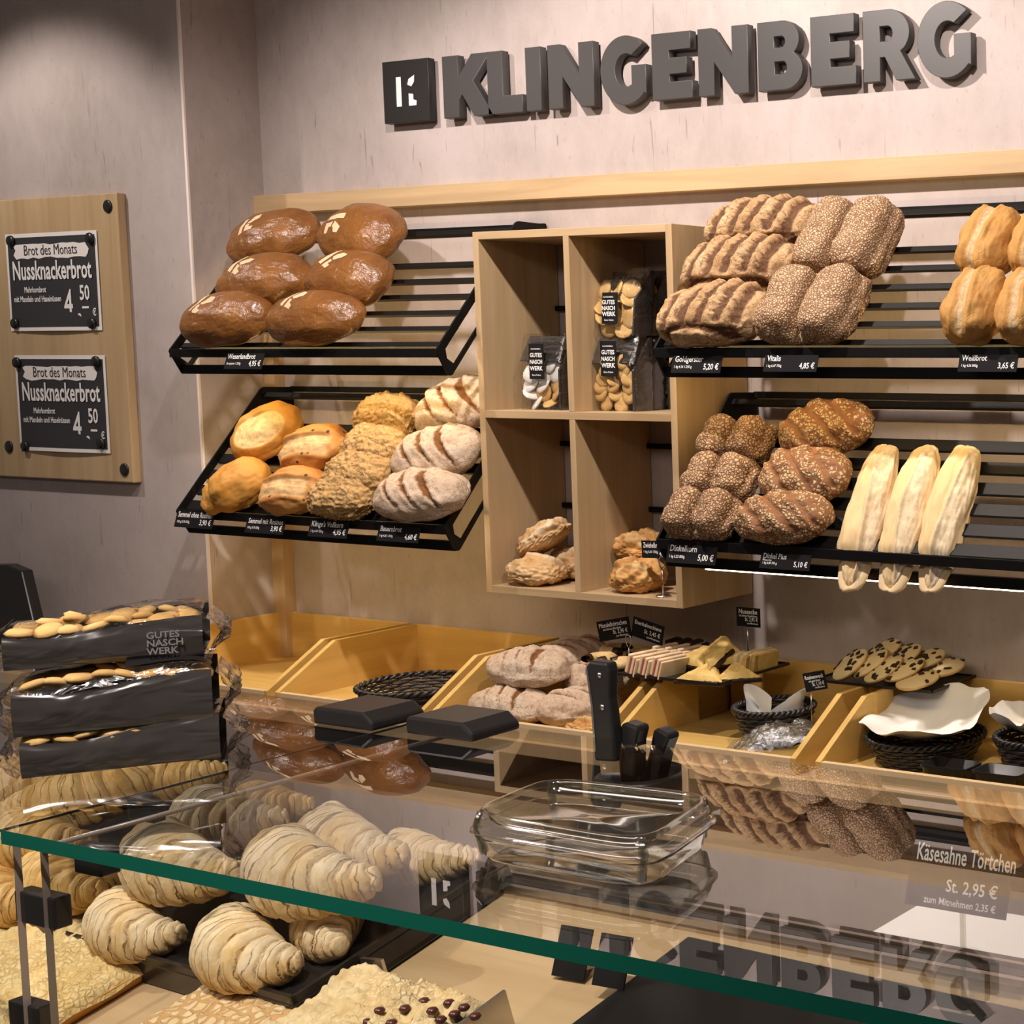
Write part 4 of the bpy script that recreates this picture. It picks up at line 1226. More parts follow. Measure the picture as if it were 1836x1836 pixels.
def horn(label, u, v, y, z, rot, seed):
    x = at(u, v, y=y)[0]
    r = thing('almond_horn', label, 'pastry', (x, y, z), 'almond horns with chocolate tips')
    def tubep(a0, a1, rad):
        mb = MB()
        def f(uu, vv):
            a = math.radians(a0 + (a1 - a0) * vv); b = 2 * math.pi * uu
            rr = rad * (1 - .35 * abs((a0 + (a1 - a0) * vv) / 130) ** 2) + .0016 * noise.noise(Vector((math.cos(b) * 3 + seed, math.sin(b) * 3, a * 6)))
            k = .026 + rr * math.cos(b); ar = a + math.radians(rot)
            return (x + k * math.cos(ar), y + k * math.sin(ar), z + rad * .8 + rr * .8 * math.sin(b))
        return mb.grid(f, 16, 26, True)
    tubep(-95, 95, .0145).build('horn_body', M['almond'], r)
    tubep(-130, -94, .0150).build('chocolate_tip', M['choc'], r); tubep(94, 130, .0150).build('chocolate_tip', M['choc'], r)


horn('almond horn at the left front of the pastry tray', 1072, 1180, -.225, PZ, 80, 1)
horn('almond horn behind, below the left price card', 1108, 1162, -.125, PZ, 200, 2)
horn('almond horn next to the wire ring on the pastry tray', 1148, 1170, -.155, PZ, 120, 3)
horn('almond horn with big chocolate tip beside the knife handle', 1102, 1186, -.245, PZ, 20, 4)


def slab(name, label, cat, x, y, z, rot, layers, dx, dy, group, lean=0):
    """layered slice; layers = (material, fraction) along its thickness dx"""
    r = thing(name, label, cat, (x, y, z), group)
    Mx = Matrix.Translation((x, y, z)) @ Matrix.Rotation(math.radians(rot), 4, 'Z') @ Matrix.Rotation(math.radians(lean), 4, 'Y')
    x0 = -dx / 2
    for k, (mt, fr_, hz) in enumerate(layers):
        x1 = x0 + dx * fr_
        mb = MB().obox(Mx @ Matrix.Translation(((x0 + x1) / 2, 0, 0)), x1 - x0, dy, hz)
        mb.build('jam_layer' if mt == 'jam' else ('chocolate_layer' if mt == 'choc' else 'pastry_layer'), M[mt], r, 0.002)
        x0 = x1
    return r


SL = [('cream', .28, .043), ('jam', .20, .040), ('cream', .26, .044), ('jam', .08, .040), ('cream', .18, .042)]
for k, (u, v) in enumerate(((1152, 1194), (1174, 1196), (1196, 1192))):
    y = -.248; slab('jam_slice', 'red and cream striped slice, %s in the front row of the pastry tray' % ('leftmost', 'middle one', 'rightmost')[k], 'pastry', at(u, v, y=y)[0], y, PZ, -8, SL, .031, .072, 'striped jam slices', 20)
for k, (u, v) in enumerate(((1190, 1172), (1212, 1172), (1234, 1168))):
    y = -.165; slab('jam_slice', 'striped slice, %s in the second row of the pastry tray' % ('leftmost', 'middle one', 'rightmost')[k], 'pastry', at(u, v, y=y)[0], y, PZ, -12, SL, .030, .062, 'striped jam slices', 24)
for k, (u, v) in enumerate(((1208, 1153), (1226, 1150), (1246, 1153))):
    y = -.095; slab('chocolate_slice', 'dark chocolate slice, %s at the back of the pastry tray' % ('leftmost', 'middle one', 'rightmost')[k], 'pastry', at(u, v, y=y)[0], y, PZ, 10, [('choc', .5, .04), ('cream', .2, .036), ('choc', .3, .038)], .030, .05, 'dark chocolate slices', 12)


def nut_triangle(label, u, v, y, z, rot, tilt, s_, seed):
    x = at(u, v, y=y)[0]
    r = thing('nut_triangle', label, 'pastry', (x, y, z), 'yellow nut triangles with dark edges')
    Mx = Matrix.Translation((x, y, z)) @ Matrix.Rotation(math.radians(rot), 4, 'Z') @ Matrix.Rotation(math.radians(tilt), 4, 'X')
    tri = [(-s_, -s_ * .55), (s_, -s_ * .55), (0, s_ * .75)]
    MB().prism(tri, lambda a, b, d: tuple(Mx @ Vector((a, b, d))), 0, .010).build('chocolate_base', M['choc'], r, .002)
    def top(a, b):
        px = tri[0][0] * (1 - a) + tri[1][0] * a; py = tri[0][1]
        X = px * (1 - b) + tri[2][0] * b; Y = py * (1 - b) + tri[2][1] * b
        e = min(1, 6 * b + .15, 6 * a + .15, 6 * (1 - a) + .15, 5 * (1 - b) + .1)
        return tuple(Mx @ Vector((X * .93, Y * .93, .010 + .012 * e + .0022 * noise.noise(Vector((X * 160 + seed, Y * 160, seed))))))
    MB().grid(top, 26, 22).build('nut_topping', M['nutyellow'], r)


NTR = [(1268, 1205, -.245, 0, 8, 18, .060, 'at the front edge of the pastry tray'), (1255, 1186, -.190, .020, -15, 26, .056, 'leaning over the middle of the pastry tray'),
       (1296, 1170, -.150, .036, 30, 26, .056, 'highest on the pastry tray'), (1320, 1200, -.215, 0, 44, 18, .052, 'at the right front corner of its heap'),
       (1290, 1190, -.200, .024, -40, 30, .054, 'in the middle of its heap'), (1308, 1180, -.175, .022, 70, 20, .052, 'tucked behind the corner one')]
for k, (u, v, y, dz, rt, tl, s_, lb) in enumerate(NTR):
    nut_triangle('yellow nut triangle ' + lb, u, v, y, PZ + dz, rt, tl, s_, k + 1)
FG = [('cream', .3, .040), ('nutyellow', .15, .040), ('cream', .25, .040), ('nutyellow', .3, .040)]
for k, (u, v, y, rt) in enumerate(((1330, 1174, -.165, 20), (1349, 1172, -.140, 12), (1368, 1174, -.115, -10))):
    slab('layer_finger', 'yellow layered finger pastry, %s at the right end of the pastry tray' % ('left one', 'middle one', 'right one')[k], 'pastry', at(u, v, y=y)[0], y, PZ, rt, FG, .030, .055, 'layered finger pastries', 10)

P = at(1127, 1145, y=-.185)
tag_stand((P[0], -.185, 0), PZ, True, 'wire ring card holder between the two price cards on the pastry tray', .014, P[2])
small_card(((1070, 1115), (1127, 1105), (1130, 1142), (1076, 1151)), -.180, [('Mandelhörnchen', .26, 0, .16, 'CENTER', .95), ('mit feinem Marzipan', .13, -.05, .0, 'CENTER', .9), ('St. 2,95 €', .22, .42, -.22, 'RIGHT', .9), ('zum Mitnehmen', .11, .42, -.38, 'RIGHT', .9)], 'left black price card by the wire ring above the almond horns')
small_card(((1136, 1105), (1191, 1124), (1186, 1158), (1132, 1139)), -.179, [('Eisenbahnschiene', .24, 0, .18, 'CENTER', .9), ('St. 2,45 €', .24, .42, -.16, 'RIGHT', .9), ('zum Mitnehmen', .12, .42, -.36, 'RIGHT', .9)], 'right black price card by the wire ring above the pastry tray')
P = at(1341, 1150, y=-.10)
tag_stand((P[0], -.10, 0), PZ, False, 'wire card holder at the right end of the pastry tray', .014, at(1340, 1115, y=-.10)[2])
small_card(((1320, 1088), (1362, 1092), (1362, 1125), (1322, 1122)), -.103, [('Nussecke', .28, 0, .18, 'CENTER', .9), ('mit feinen Haselnüssen', .13, 0, .02, 'CENTER', .8), ('St. 2,95 €', .22, .42, -.20, 'RIGHT', .8), ('zum Mitnehmen', .11, .42, -.36, 'RIGHT', .8)], 'black price card on a tall wire above the nut pastries')

TX0, TX1 = at(1472, 1214, z=.902)[0], at(1670, 1238, z=.902)[0]
flat_tray('dark tray with chocolate chip cookies at the right', TX0, TX1 + .01, -.172, -.006, .8985)
CK = [(1527, 1190, -.115, 46, 'leftmost, leaning steeply'), (1562, 1187, -.108, 40, 'second from left'), (1586, 1198, -.125, 34, 'third from left in front'), (1622, 1199, -.120, 22, 'in the middle of the front'),
      (1646, 1218, -.138, 8, 'lying flat at the front edge'), (1659, 1182, -.062, 16, 'at the right back'), (1692, 1196, -.072, 6, 'rightmost, with most chips'), (1619, 1176, -.066, 28, 'at the middle back'), (1583, 1168, -.050, 30, 'furthest back')]
for k, (u, v, y, tl, lb) in enumerate(CK):
    P = at(u, v, y=y)
    R_ = .046
    z = max(PZ + .0, P[2] - .006)
    r = thing('chocolate_chip_cookie', 'chocolate chip cookie %s on the right tray' % lb, 'cookie', (P[0], y, z), 'chocolate chip cookies')
    Mx = Matrix.Translation((P[0], y, z)) @ Matrix.Rotation(math.radians(-tl * .55), 4, 'Y') @ Matrix.Rotation(math.radians(10 + tl * .45), 4, 'X')
    mb = MB().lathe([(0, 0), (R_ * .9, 0), (R_, .004), (R_ * .97, .007)], 28); mb.v = [tuple(Mx @ Vector(p)) for p in mb.v]
    mb.build('cookie_base', M['biscuit'], r)
    mb = MB().lathe([(R_ * .97, .007), (R_ * .85, .011), (R_ * .5, .0145), (0, .016)], 28); mb.v = [tuple(Mx @ Vector(p)) for p in mb.v]
    ic_ = mb.build('icing', M['icing'], r)
    rnd = random.Random(k); mb = MB()
    for q in range(15):
        a, d = rnd.uniform(0, 6.28), R_ * .9 * math.sqrt(rnd.random())
        zz = .016 - .009 * (d / R_) ** 2
        mb.obox(Mx @ Matrix.Translation((d * math.cos(a), d * math.sin(a), zz - .002)) @ Matrix.Rotation(rnd.uniform(0, 3), 4, 'Z'), rnd.uniform(.008, .013), rnd.uniform(.006, .010), .0045)
    c_ = mb.build('chocolate_chips', M['choc'], ic_, .001); c_['kind'] = 'stuff'

# ------------------------------------------------------------------ black screen at far left
mon = thing('register_screen', 'black register screen tilted at the left edge behind the packs', 'screen', (-.42, -.34, .771))
pr_, pt_, pu_ = at(66, 1112, y=-.33), at(36, 1024, y=-.33), at(0, 1012, y=-.33)
MB().prism([(pr_[0] - .42, pr_[2] - .13), (pr_[0] + .012, pr_[2] - .05), (pr_[0], pr_[2]), (pt_[0], pt_[2]), (pu_[0] + .02, pu_[2]), (pu_[0] - .35, pu_[2] - .02)], lambda a, b, d: (a, -.34 + d + .10 * (b - .9), b), 0, .03).build('panel', M['blackp'], mon, .004)
MB().box(-.52, -.345, .7705, -.42, -.325, pr_[2] - .08).box(-.60, -.39, .7705, -.36, -.23, .782).build('stand', M['blackp'], mon, .003)

# ------------------------------------------------------------------ glass sales counter
GZ = 1.215
XA, XB = 2.4995, 2.531
sc_ = thing('sales_counter', 'dark sales counter base carrying the glass display', 'counter', (2.6, -1.85, 0))
SLP = .25
def dz_at(y): return 0.965 + SLP * (y + 2.05)
MB().prism([(-2.046, 0.80), (-1.66, 0.80), (-1.66, dz_at(-1.66) - .012), (-2.046, dz_at(-2.046) - .012)], lambda a, b, d: (d, a, b), 0.9, 4.3).build('front_cabinet', M['blackp'], sc_)
MB().prism([(-2.044, dz_at(-2.044) - .012), (-1.69, dz_at(-1.69) - .012), (-1.69, dz_at(-1.69)), (-2.044, dz_at(-2.044))], lambda a, b, d: (d, a, b), 0.9, 4.3).build('sloped_deck', M['deck'], sc_)
MB().box(0.9, -2.05, 0.0, 4.3, -1.66, 0.80).build('base', M['blackp'], sc_)
MB().box(0.9, -1.688, dz_at(-1.69) - .03, 4.3, -1.640, dz_at(-1.69) + .006).build('back_ledge', M['wood_x'], sc_, .001)
MB().box(0.9, -1.690, dz_at(-1.69) + .006, 4.3, -1.684, dz_at(-1.69) + .012).build('metal_rail', M['alu'], sc_)
MB().box(0.9, -1.676, dz_at(-1.69) + .006, 4.3, -1.664, dz_at(-1.69) + .009).build('metal_rail', M['blackp'], sc_)
MB().box(0.9, -1.660, dz_at(-1.69) + .006, 4.3, -1.655, dz_at(-1.69) + .012).build('metal_rail', M['alu'], sc_)
MB().box(0.9, -1.648, dz_at(-1.69) + .006, 4.3, -1.641, dz_at(-1.69) + .009).build('metal_rail', M['blackp'], sc_)
MB().box(0.9, -1.66, 0.86, 4.3, -1.10, 0.90).build('staff_worktop', M['blackp'], sc_)
MB().box(0.9, -1.64, 0.0, 4.3, -1.14, 0.86).build('staff_cabinet', M['blackp'], sc_)


def pane(name, label, x0, y0, z0, x1, y1, z1, thin, edge):
    """pane with clear faces (one mirroring outside, one plain inside) and ground cut edges; thin = axis of its thickness"""
    mb = MB().box(x0, y0, z0, x1, y1, z1)
    for k, f in enumerate(mb.f):
        pts = np.array([mb.v[i] for i in f])
        if np.ptp(pts[:, thin]) < 1e-6:
            outer = pts[0, thin] > (z0 + z1) / 2 if thin == 2 else pts[0, thin] < (y0 + y1) / 2
            mb.m[k] = 0 if outer else 2
        else:
            mb.m[k] = 3 if thin == 2 and (np.ptp(pts[:, 0]) < 1e-6 or pts[0, 1] > (y0 + y1) / 2) else 1
    o = mb.build(name, [M['glass'] if thin == 2 else M['glass_f'], edge, M['glass_in'], M['glass_in']], sc_); o['label'] = label; return o


GTL = pane('glass_top', 'clear glass counter top carrying the stacked biscuit packs at left', 1.2, -2.064, GZ - .0115, XA - .0035, -1.652, GZ, 2, M['glass_edge'])
GTR = pane('glass_top', 'clear glass counter top with green front edge carrying the plastic tub', XA, -2.064, GZ - .0115, 4.2, -1.652, GZ, 2, M['glass_edge'])
MB().box(XA - .0026, -2.0636, GZ - .002, XA - .0008, -1.652, GZ - .0002).build('joint_seal', M['blackp'], sc_)
MB().tube([(XB - .006, -2.05, GZ - .016), (XB - .006, -1.66, GZ - .016)], .0022, 8).build('support_rod', M['pane_edge'], sc_)
GFL = pane('glass_front', 'upright front pane left of the gap, in front of the golden croissants', 1.2, -2.056, .93, XA, -2.050, GZ - .0125, 1, M['pane_edge'])
GFR = pane('glass_front', 'upright front pane right of the gap, below the green edge', XB + .004, -2.056, .93, 4.2, -2.050, GZ - .0125, 1, M['pane_edge'])


def clip(label, u, v, z, sx, sy, sz, y=None, par=None):
    P = at(u, v, y=y) if y is not None else at(u, v, z=z)
    o = MB().box(P[0] - sx / 2, P[1] - sy / 2, P[2] - sz / 2, P[0] + sx / 2, P[1] + sy / 2, P[2] + sz / 2).build('glass_clip', M['blackp'], par or GTR, .0015)
    o['label'] = 'black clip'


clip('black clip under the glass top, the rearmost one', 263, 1452, GZ - .018, .034, .012, .018)
clip('black clip right below the green front edge', 174, 1540, GZ - .022, .034, .016, .022)
clip('black clip bridging the two upright panes', 78, 1627, 0, .052, .014, .026, -2.046, GFR)
clip('black clip at the foot of the two upright panes', 58, 1822, 0, .040, .014, .026, -2.046, GFR)


def hinge(label, x0, x1, y0, y1, par):
    zt = GZ + .0005
    o = MB().prism([(x0, zt), (x1, zt), (x1, zt + .008), (x1 - .014, zt + .018), (x0 + .003, zt + .018), (x0, zt + .014)], lambda a, b, d: (a, d, b), y0, y1).build('end_block', M['blackp'], par, .003)
    o['label'] = 'black block'


hinge('left black block on the back corner of the glass top', 2.412, 2.497, -1.724, -1.660, GTL)
hinge('right black block on the back corner of the glass top', 2.535, 2.625, -1.716, -1.656, GTR)

# ------------------------------------------------------------------ goods inside the display
_a, _t = math.radians(2.5), math.atan(SLP)
DF = Frame((2.5, -2.05, .966), (math.cos(_a), -math.sin(_a), 0), (math.sin(_a) * math.cos(_t), math.cos(_a) * math.cos(_t), math.sin(_t)))
TH0 = .030
p1, q0 = DF.hit(524, 1795, TH0)
tr = thing('croissant_tray', 'dark raised tray holding the croissants behind the glass', 'tray', DF.pt(p1 - .32, q0 + .12), None)
q1 = q0 + .235; pL = p1 - .80
mb = MB()
mb.hexa([DF.pt(pL, q0, .0), DF.pt(p1, q0, .0), DF.pt(p1, q1, 0), DF.pt(pL, q1, 0)], [DF.pt(pL, q0, TH0 - .004), DF.pt(p1, q0, TH0 - .004), DF.pt(p1, q1, TH0 - .004), DF.pt(pL, q1, TH0 - .004)])
mb.build('tray_body', M['tray'], tr, .002)
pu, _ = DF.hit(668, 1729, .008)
MB().hexa([DF.pt(p1, q0 + .02, .0012), DF.pt(pu, q0 + .02, .0012), DF.pt(pu, q1, .0012), DF.pt(p1, q1, .0012)], [DF.pt(p1, q0 + .02, .008), DF.pt(pu, q0 + .02, .008), DF.pt(pu, q1, .008), DF.pt(p1, q1, .008)]).build('shade_sheet', M['tray'], tr, .001)  # thin dark sheet added for the shade beside the tray
mb = MB()
for a in ((pL, q0, p1, q0 + .004), (pL, q1 - .004, p1, q1), (p1 - .004, q0, p1, q1)):
    mb.hexa([DF.pt(a[0], a[1], TH0 - .004), DF.pt(a[2], a[1], TH0 - .004), DF.pt(a[2], a[3], TH0 - .004), DF.pt(a[0], a[3], TH0 - .004)], [DF.pt(a[0], a[1], TH0 + .003), DF.pt(a[2], a[1], TH0 + .003), DF.pt(a[2], a[3], TH0 + .003), DF.pt(a[0], a[3], TH0 + .003)])
mb.build('tray_rim', M['tray'], tr)


def croissant_mesh(L, R_, seed, mat, bend=.9, nt=210, na=40):
    rnd = random.Random(seed)
    edges = [0, .17, .36, .54, .70, .83, .93, 1.02]
    el = [0] + [e + rnd.uniform(-.025, .025) for e in edges[1:]]
    er = [0] + [e + rnd.uniform(-.025, .025) for e in edges[1:]]
    vs, ms, ly = [], [], []
    Rc = L / (2 * math.sin(bend))
    for i in range(nt):
        t = -1 + 2 * i / (nt - 1)
        for k in range(na):
            b = 2 * math.pi * k / na
            wob = noise.noise(Vector((math.cos(b) * 1.6, math.sin(b) * 1.6, t * 4 + seed * 3)))
            tt = min(1.0, max(-1.0, t + .10 * math.sin(b + .6) * (1 - abs(t)) + .03 * wob))
            u = abs(tt); E_ = el if tt < 0 else er
            j = next((q for q in range(len(E_) - 1) if E_[q] <= u < E_[q + 1]), len(E_) - 2)
            fr_ = (u - E_[j]) / (E_[j + 1] - E_[j])
            um = (E_[j] + .22 * (u - E_[j]))
            body = (1 - min(1, um) ** 1.5)
            rr = R_ * (.90 * body + .13 + .09 * math.sin(math.pi * min(1, fr_)) ** .6 - .07 * fr_ ** 6)
            if abs(t) > .97: rr *= max(.12, (1 - ((abs(t) - .97) / .03) ** 2)) ** .5
            lam = math.sin(u * 70 + 7 * noise.noise(Vector((t * 2.5, b * .8, seed))))
            rr += .0005 * lam + .0026 * wob
            a = t * bend
            cx_, cy_ = Rc * math.sin(a), -Rc * (math.cos(a) - math.cos(bend))
            nx, ny = math.sin(a), -math.cos(a)
            z = rr * math.sin(b)
            vs.append((cx_ + nx * rr * math.cos(b), cy_ + ny * rr * math.cos(b), max(-R_ * .62, z) + R_ * .62))
            m = max(sstep(fr_, .93, .995), sstep(.03 - fr_, 0, .02)) * (.75 if j > 0 or fr_ > .5 else 0)
            g = noise.noise(Vector((t * 9, b * 1.5, seed + 5)))
            ms.append(max(0, min(1, m))); ly.append(u * 12 + (7 if tt < 0 else 0))
    fs = []
    for i in range(nt - 1):
        for k in range(na):
            fs.append((i * na + k, i * na + (k + 1) % na, (i + 1) * na + (k + 1) % na, (i + 1) * na + k))
    fs += [tuple(range(na))[::-1], tuple((nt - 1) * na + k for k in range(na))]
    arr = np.array(vs); md = (arr.min(0) + arr.max(0)) / 2; sc_l = L / np.ptp(arr[:, 0])
    vs = [((a - md[0]) * sc_l, (b - md[1]) * sc_l, c) for a, b, c in vs]
    me = bpy.data.meshes.new('croissant'); me.from_pydata(vs, [], fs)
    me.polygons.foreach_set('use_smooth', [True] * len(fs))
    at_ = me.attributes.new('mask', 'FLOAT', 'POINT'); at_.data.foreach_set('value', ms)
    at_ = me.attributes.new('lay', 'FLOAT', 'POINT'); at_.data.foreach_set('value', ly)
    me.materials.append(mat); me.update()
    return me


CR = [(400, 1476, -4, .038, .150, .034, 'w', 'dusted croissant at the back left of the heap', 0), (318, 1550, -15, .040, .185, .036, 'w', 'long dusted croissant lying across the left of the heap', 0),
      (547, 1568, -14, .045, .180, .038, 'w', 'largest dusted croissant on top, above the green edge', 0), (622, 1520, -15, .030, .170, .034, 'w', 'dusted croissant behind the largest one', 0),
      (768, 1542, -4, 0, .125, .026, 'w', 'dusted croissant at the right end of the tray', 0), (600, 1652, -50, 0, .125, .030, 'w', 'dusted croissant end pointing out under the heap', 0),
      (240, 1661, -16, 0, .150, .032, 'w', 'dusted croissant lying alone at the front left', 0), (438, 1705, -17, 0, .160, .036, 'w', 'dusted croissant lying at the front corner of the tray', 0),
      (208, 1585, -65, 0, .110, .026, 'g', 'small golden croissant end between the dusted ones', 0), (485, 1450, 0, .015, .12, .028, 'g', 'golden croissant at the very back of the heap', 0),
      (35, 1415, 12, .030, .150, .034, 'g', 'golden croissant under the packs at the left edge', 0), (158, 1440, 55, .030, .160, .034, 'g', 'golden croissant under the lowest pack', 0),
      (300, 1402, 12, .020, .140, .028, 'g', 'golden croissant beside the glass joint at the back', 0), (112, 1585, -18, .010, .140, .033, 'g', 'golden croissant behind the upright pane edges', 0),
      (-5, 1612, -18, 0, .130, .032, 'g', 'golden croissant cut by the left edge, lowest', 0), (70, 1512, -5, .035, .150, .030, 'g', 'golden croissant crossing behind the pane corner', 0),
      (20, 1545, 30, .0, .130, .030, 'g', 'golden croissant deep in the left heap', 0)]
for k, (u, v, th, z0, L, R_, kd, lb, tl) in enumerate(CR):
    L *= 1.0 if k < 6 or k > 9 else .95
    p, q = DF.hit(u - 16, v - 14, TH0 + z0 + R_ * .7)
    R_ *= .97 if k < 6 or k > 9 else .90
    me = croissant_mesh(L, R_, k + 3, M['crois_w' if kd == 'w' else 'crois_g'], .85 if k % 2 else 1.0)
    o = bpy.data.objects.new('croissant', me); COL.objects.link(o)
    o.matrix_world = DF.mat(p, q, th, TH0 - .004 + z0, 0, 0)
    tag(o, lb, 'croissant', 'croissants behind the glass')


def cake(name, label, cat, pa, qa, pb, qb, h0, h1, bumps, amp, mat, seed, cell=.012):
    """crumb topped slab in deck coordinates"""
    ctr_ = DF.pt((pa + pb) / 2, (qa + qb) / 2, h0)
    r = thing(name, label, cat, ctr_)
    mb = MB()
    def f(a, b):
        p = pa + (pb - pa) * a; q = qa + (qb - qa) * b
        e = min(1, 14 * a, 14 * (1 - a), 14 * b, 14 * (1 - b)) ** .5
        d, _ = noise.voronoi(Vector((p / cell, q / cell, seed * 9.1)))
        z = h0 + (h1 - h0) * (.35 + .65 * e) + amp * (1 - min(1.2, d[0])) * e + amp * .5 * noise.noise(Vector((p * 40, q * 40, seed)))
        return tuple(DF.pt(p, q, z))
    nu, nv = int((pb - pa) / .0025), int((qb - qa) / .0025)
    mb.grid(f, nu, nv)
    n0 = len(mb.v)
    me = mb.mesh(name, mat, ctr_)
    at_ = me.attributes.new('mask', 'FLOAT', 'POINT')
    o = bpy.data.objects.new('crumb_topping', me); COL.objects.link(o); o.parent = r; r['top'] = o.name
    sk = MB()
    i0, i1 = .012, .008
    sk.hexa([DF.pt(pa + i1, qa + i1, h0), DF.pt(pb - i1, qa + i1, h0), DF.pt(pb - i1, qb - i1, h0), DF.pt(pa + i1, qb - i1, h0)],
            [DF.pt(pa + .001, qa + .001, h0 + (h1 - h0) * .5), DF.pt(pb - .001, qa + .001, h0 + (h1 - h0) * .5), DF.pt(pb - .001, qb - .001, h0 + (h1 - h0) * .5), DF.pt(pa + .001, qb - .001, h0 + (h1 - h0) * .5)])
    sk.build('cake_base', M['semolina'], r)
    return r


ps, qs = DF.hit(245, 1752, .012)
cake('streusel_cake', 'pale yellow streusel cake slab at the lower left', 'cake', ps - .42, .045, ps, qs + .05, .001, .026, 0, .010, M['streusel'], 1)
pn0, qn = DF.hit(338, 1785, .014); pn1, _ = DF.hit(520, 1836, .014)
cake('nut_cake', 'slab of nut topped cake below the croissant tray', 'cake', pn0, .02, pn1 + .03, qn + .02, .001, .020, 0, .004, M['nutcake'], 2, .008)
pc0, qc = DF.hit(668, 1740, .012); pc1, qc1 = DF.hit(905, 1785, .03)
ck = cake('crumble_cake', 'pale crumble cake with dark cherries at the bottom of the picture', 'cake', pc0 + .006, .06, pc1 - .008, qc - .012, .001, .030, 0, .013, M['crumble'], 3, .011)
rnd = random.Random(8)
for k, (u, v) in enumerate(((695, 1792), (726, 1808), (775, 1812), (748, 1830), (805, 1798), (832, 1806), (660, 1832), (790, 1828), (702, 1834), (760, 1795), (852, 1822), (680, 1812), (815, 1818))):
    P = DF.pt(*DF.hit(u, v, .036 + .002 * (k % 3)), .036 + .002 * (k % 3))
    mb = MB().lathe([(0, -.003), (.0035, -.0024), (.005, 0), (.0035, .0022), (0, .003)], 14, P)
    mb.build('cherry', M['cherry'], bpy.data.objects[ck['top']])
mb = MB()
MB().hexa([DF.pt(pc1, .05, .0), DF.pt(pc1 + .003, .05, .0), DF.pt(pc1 + .003, qc1, 0), DF.pt(pc1, qc1, 0)], [DF.pt(pc1, .05, .036), DF.pt(pc1 + .003, .05, .036), DF.pt(pc1 + .003, qc1, .036), DF.pt(pc1, qc1, .036)]).build('side_plate', M['alu'], ck)
MB().hexa([DF.pt(pc0, qc - .008, .0), DF.pt(pc0 + .03, qc - .008, .0), DF.pt(pc0 + .03, qc - .005, 0), DF.pt(pc0, qc - .005, 0)], [DF.pt(pc0, qc - .008, .030), DF.pt(pc0 + .03, qc - .008, .034), DF.pt(pc0 + .03, qc - .005, .034), DF.pt(pc0, qc - .005, .030)]).build('side_plate', M['alu'], ck)
# black serving board to the right
pm, qm = DF.hit(1150, 1747, .008)
sb = thing('black_board', 'black slab covering the right part of the display deck', 'board', DF.pt(pm + .5, .17, 0))
MB().hexa([DF.pt(pm - .02, .005, .001), DF.pt(pm + 1.25, .005, .001), DF.pt(pm + 1.25, .365, .001), DF.pt(pm, .365, .001)], [DF.pt(pm - .02, .005, .009), DF.pt(pm + 1.25, .005, .009), DF.pt(pm + 1.25, .365, .009), DF.pt(pm, .365, .009)]).build('slab', M['blackp'], sb, .002)
# two blank black cards and a priced one
for k, (u, v, wd, lb) in enumerate(((1012, 1758, .036, 'blank black card standing on the deck left of the black slab'), (1084, 1776, .034, 'blank black card at the corner of the black slab'))):
    p, q = DF.hit(u, v, 0 if k == 0 else .010)
    B = DF.pt(p, q, 0 if k == 0 else .0105)
    card('display_card', lb, 'card', B + np.array([0, .010, .022]), (1, .05, 0), (0, .35, 1), wd, .044, [], 'cards inside the display')
P = at(1722, 1568, y=-1.735)
p, q = DF.hit(1722, 1640, .010)
ch = thing('card_holder', 'clear card holder standing on the black slab under the glass', 'card holder', (P[0], -1.735, dz_at(-1.735) + .01))
MB().box(P[0] - .02, -1.750, dz_at(-1.735) + .0115, P[0] + .02, -1.72, dz_at(-1.735) + .015).box(P[0] - .002, -1.734, dz_at(-1.735) + .015, P[0] + .002, -1.731, P[2]).build('stand', M['pet'], ch)
wdk = at(1800, 1560, y=-1.735)[0] - at(1640, 1540, y=-1.735)[0]
card('price_card', 'black price card 2,95 standing under the glass at right', 'price card', (P[0], -1.737, P[2]), (1, 0, 0), (0, .3, 1), wdk * 1.12, .058,
     [('Käsesahne Törtchen', .0135, -wdk * .5, .008, 'LEFT', .012, .58), ('St. 2,95 €', .0095, wdk * .45, -.014, 'RIGHT', .012, .9), ('zum Mitnehmen 2,35 €', .0055, wdk * .45, -.025, 'RIGHT', .01, .9)])
# white boards on the staff side
for k, (x0, x1, y0, y1, z, lb) in enumerate(((2.80, 3.30, -1.52, -1.20, .901, 'white plastic cutting board on the staff worktop, nearer one'), (3.32, 3.8, -1.58, -1.22, .901, 'white plastic cutting board on the staff worktop, right one'))):
    o = MB().box(x0, y0, z, x1, y1, z + .014).build('cutting_board', M['pe'], None, .006, seg=3)
    tag(o, lb, 'cutting board', 'white cutting boards')

# ------------------------------------------------------------------ knife block
KX, KY = 2.742, -1.615
kb = thing('knife_holder', 'black knife holder behind the glass counter', 'knife holder', (KX, KY, .901))
MB().lathe([(.028, 0), (.043, 0), (.045, .27), (.040, .274), (.036, .27), (.034, .03), (0, .03)], 36, (KX, KY, .901)).build('cup', M['blackp'], kb)


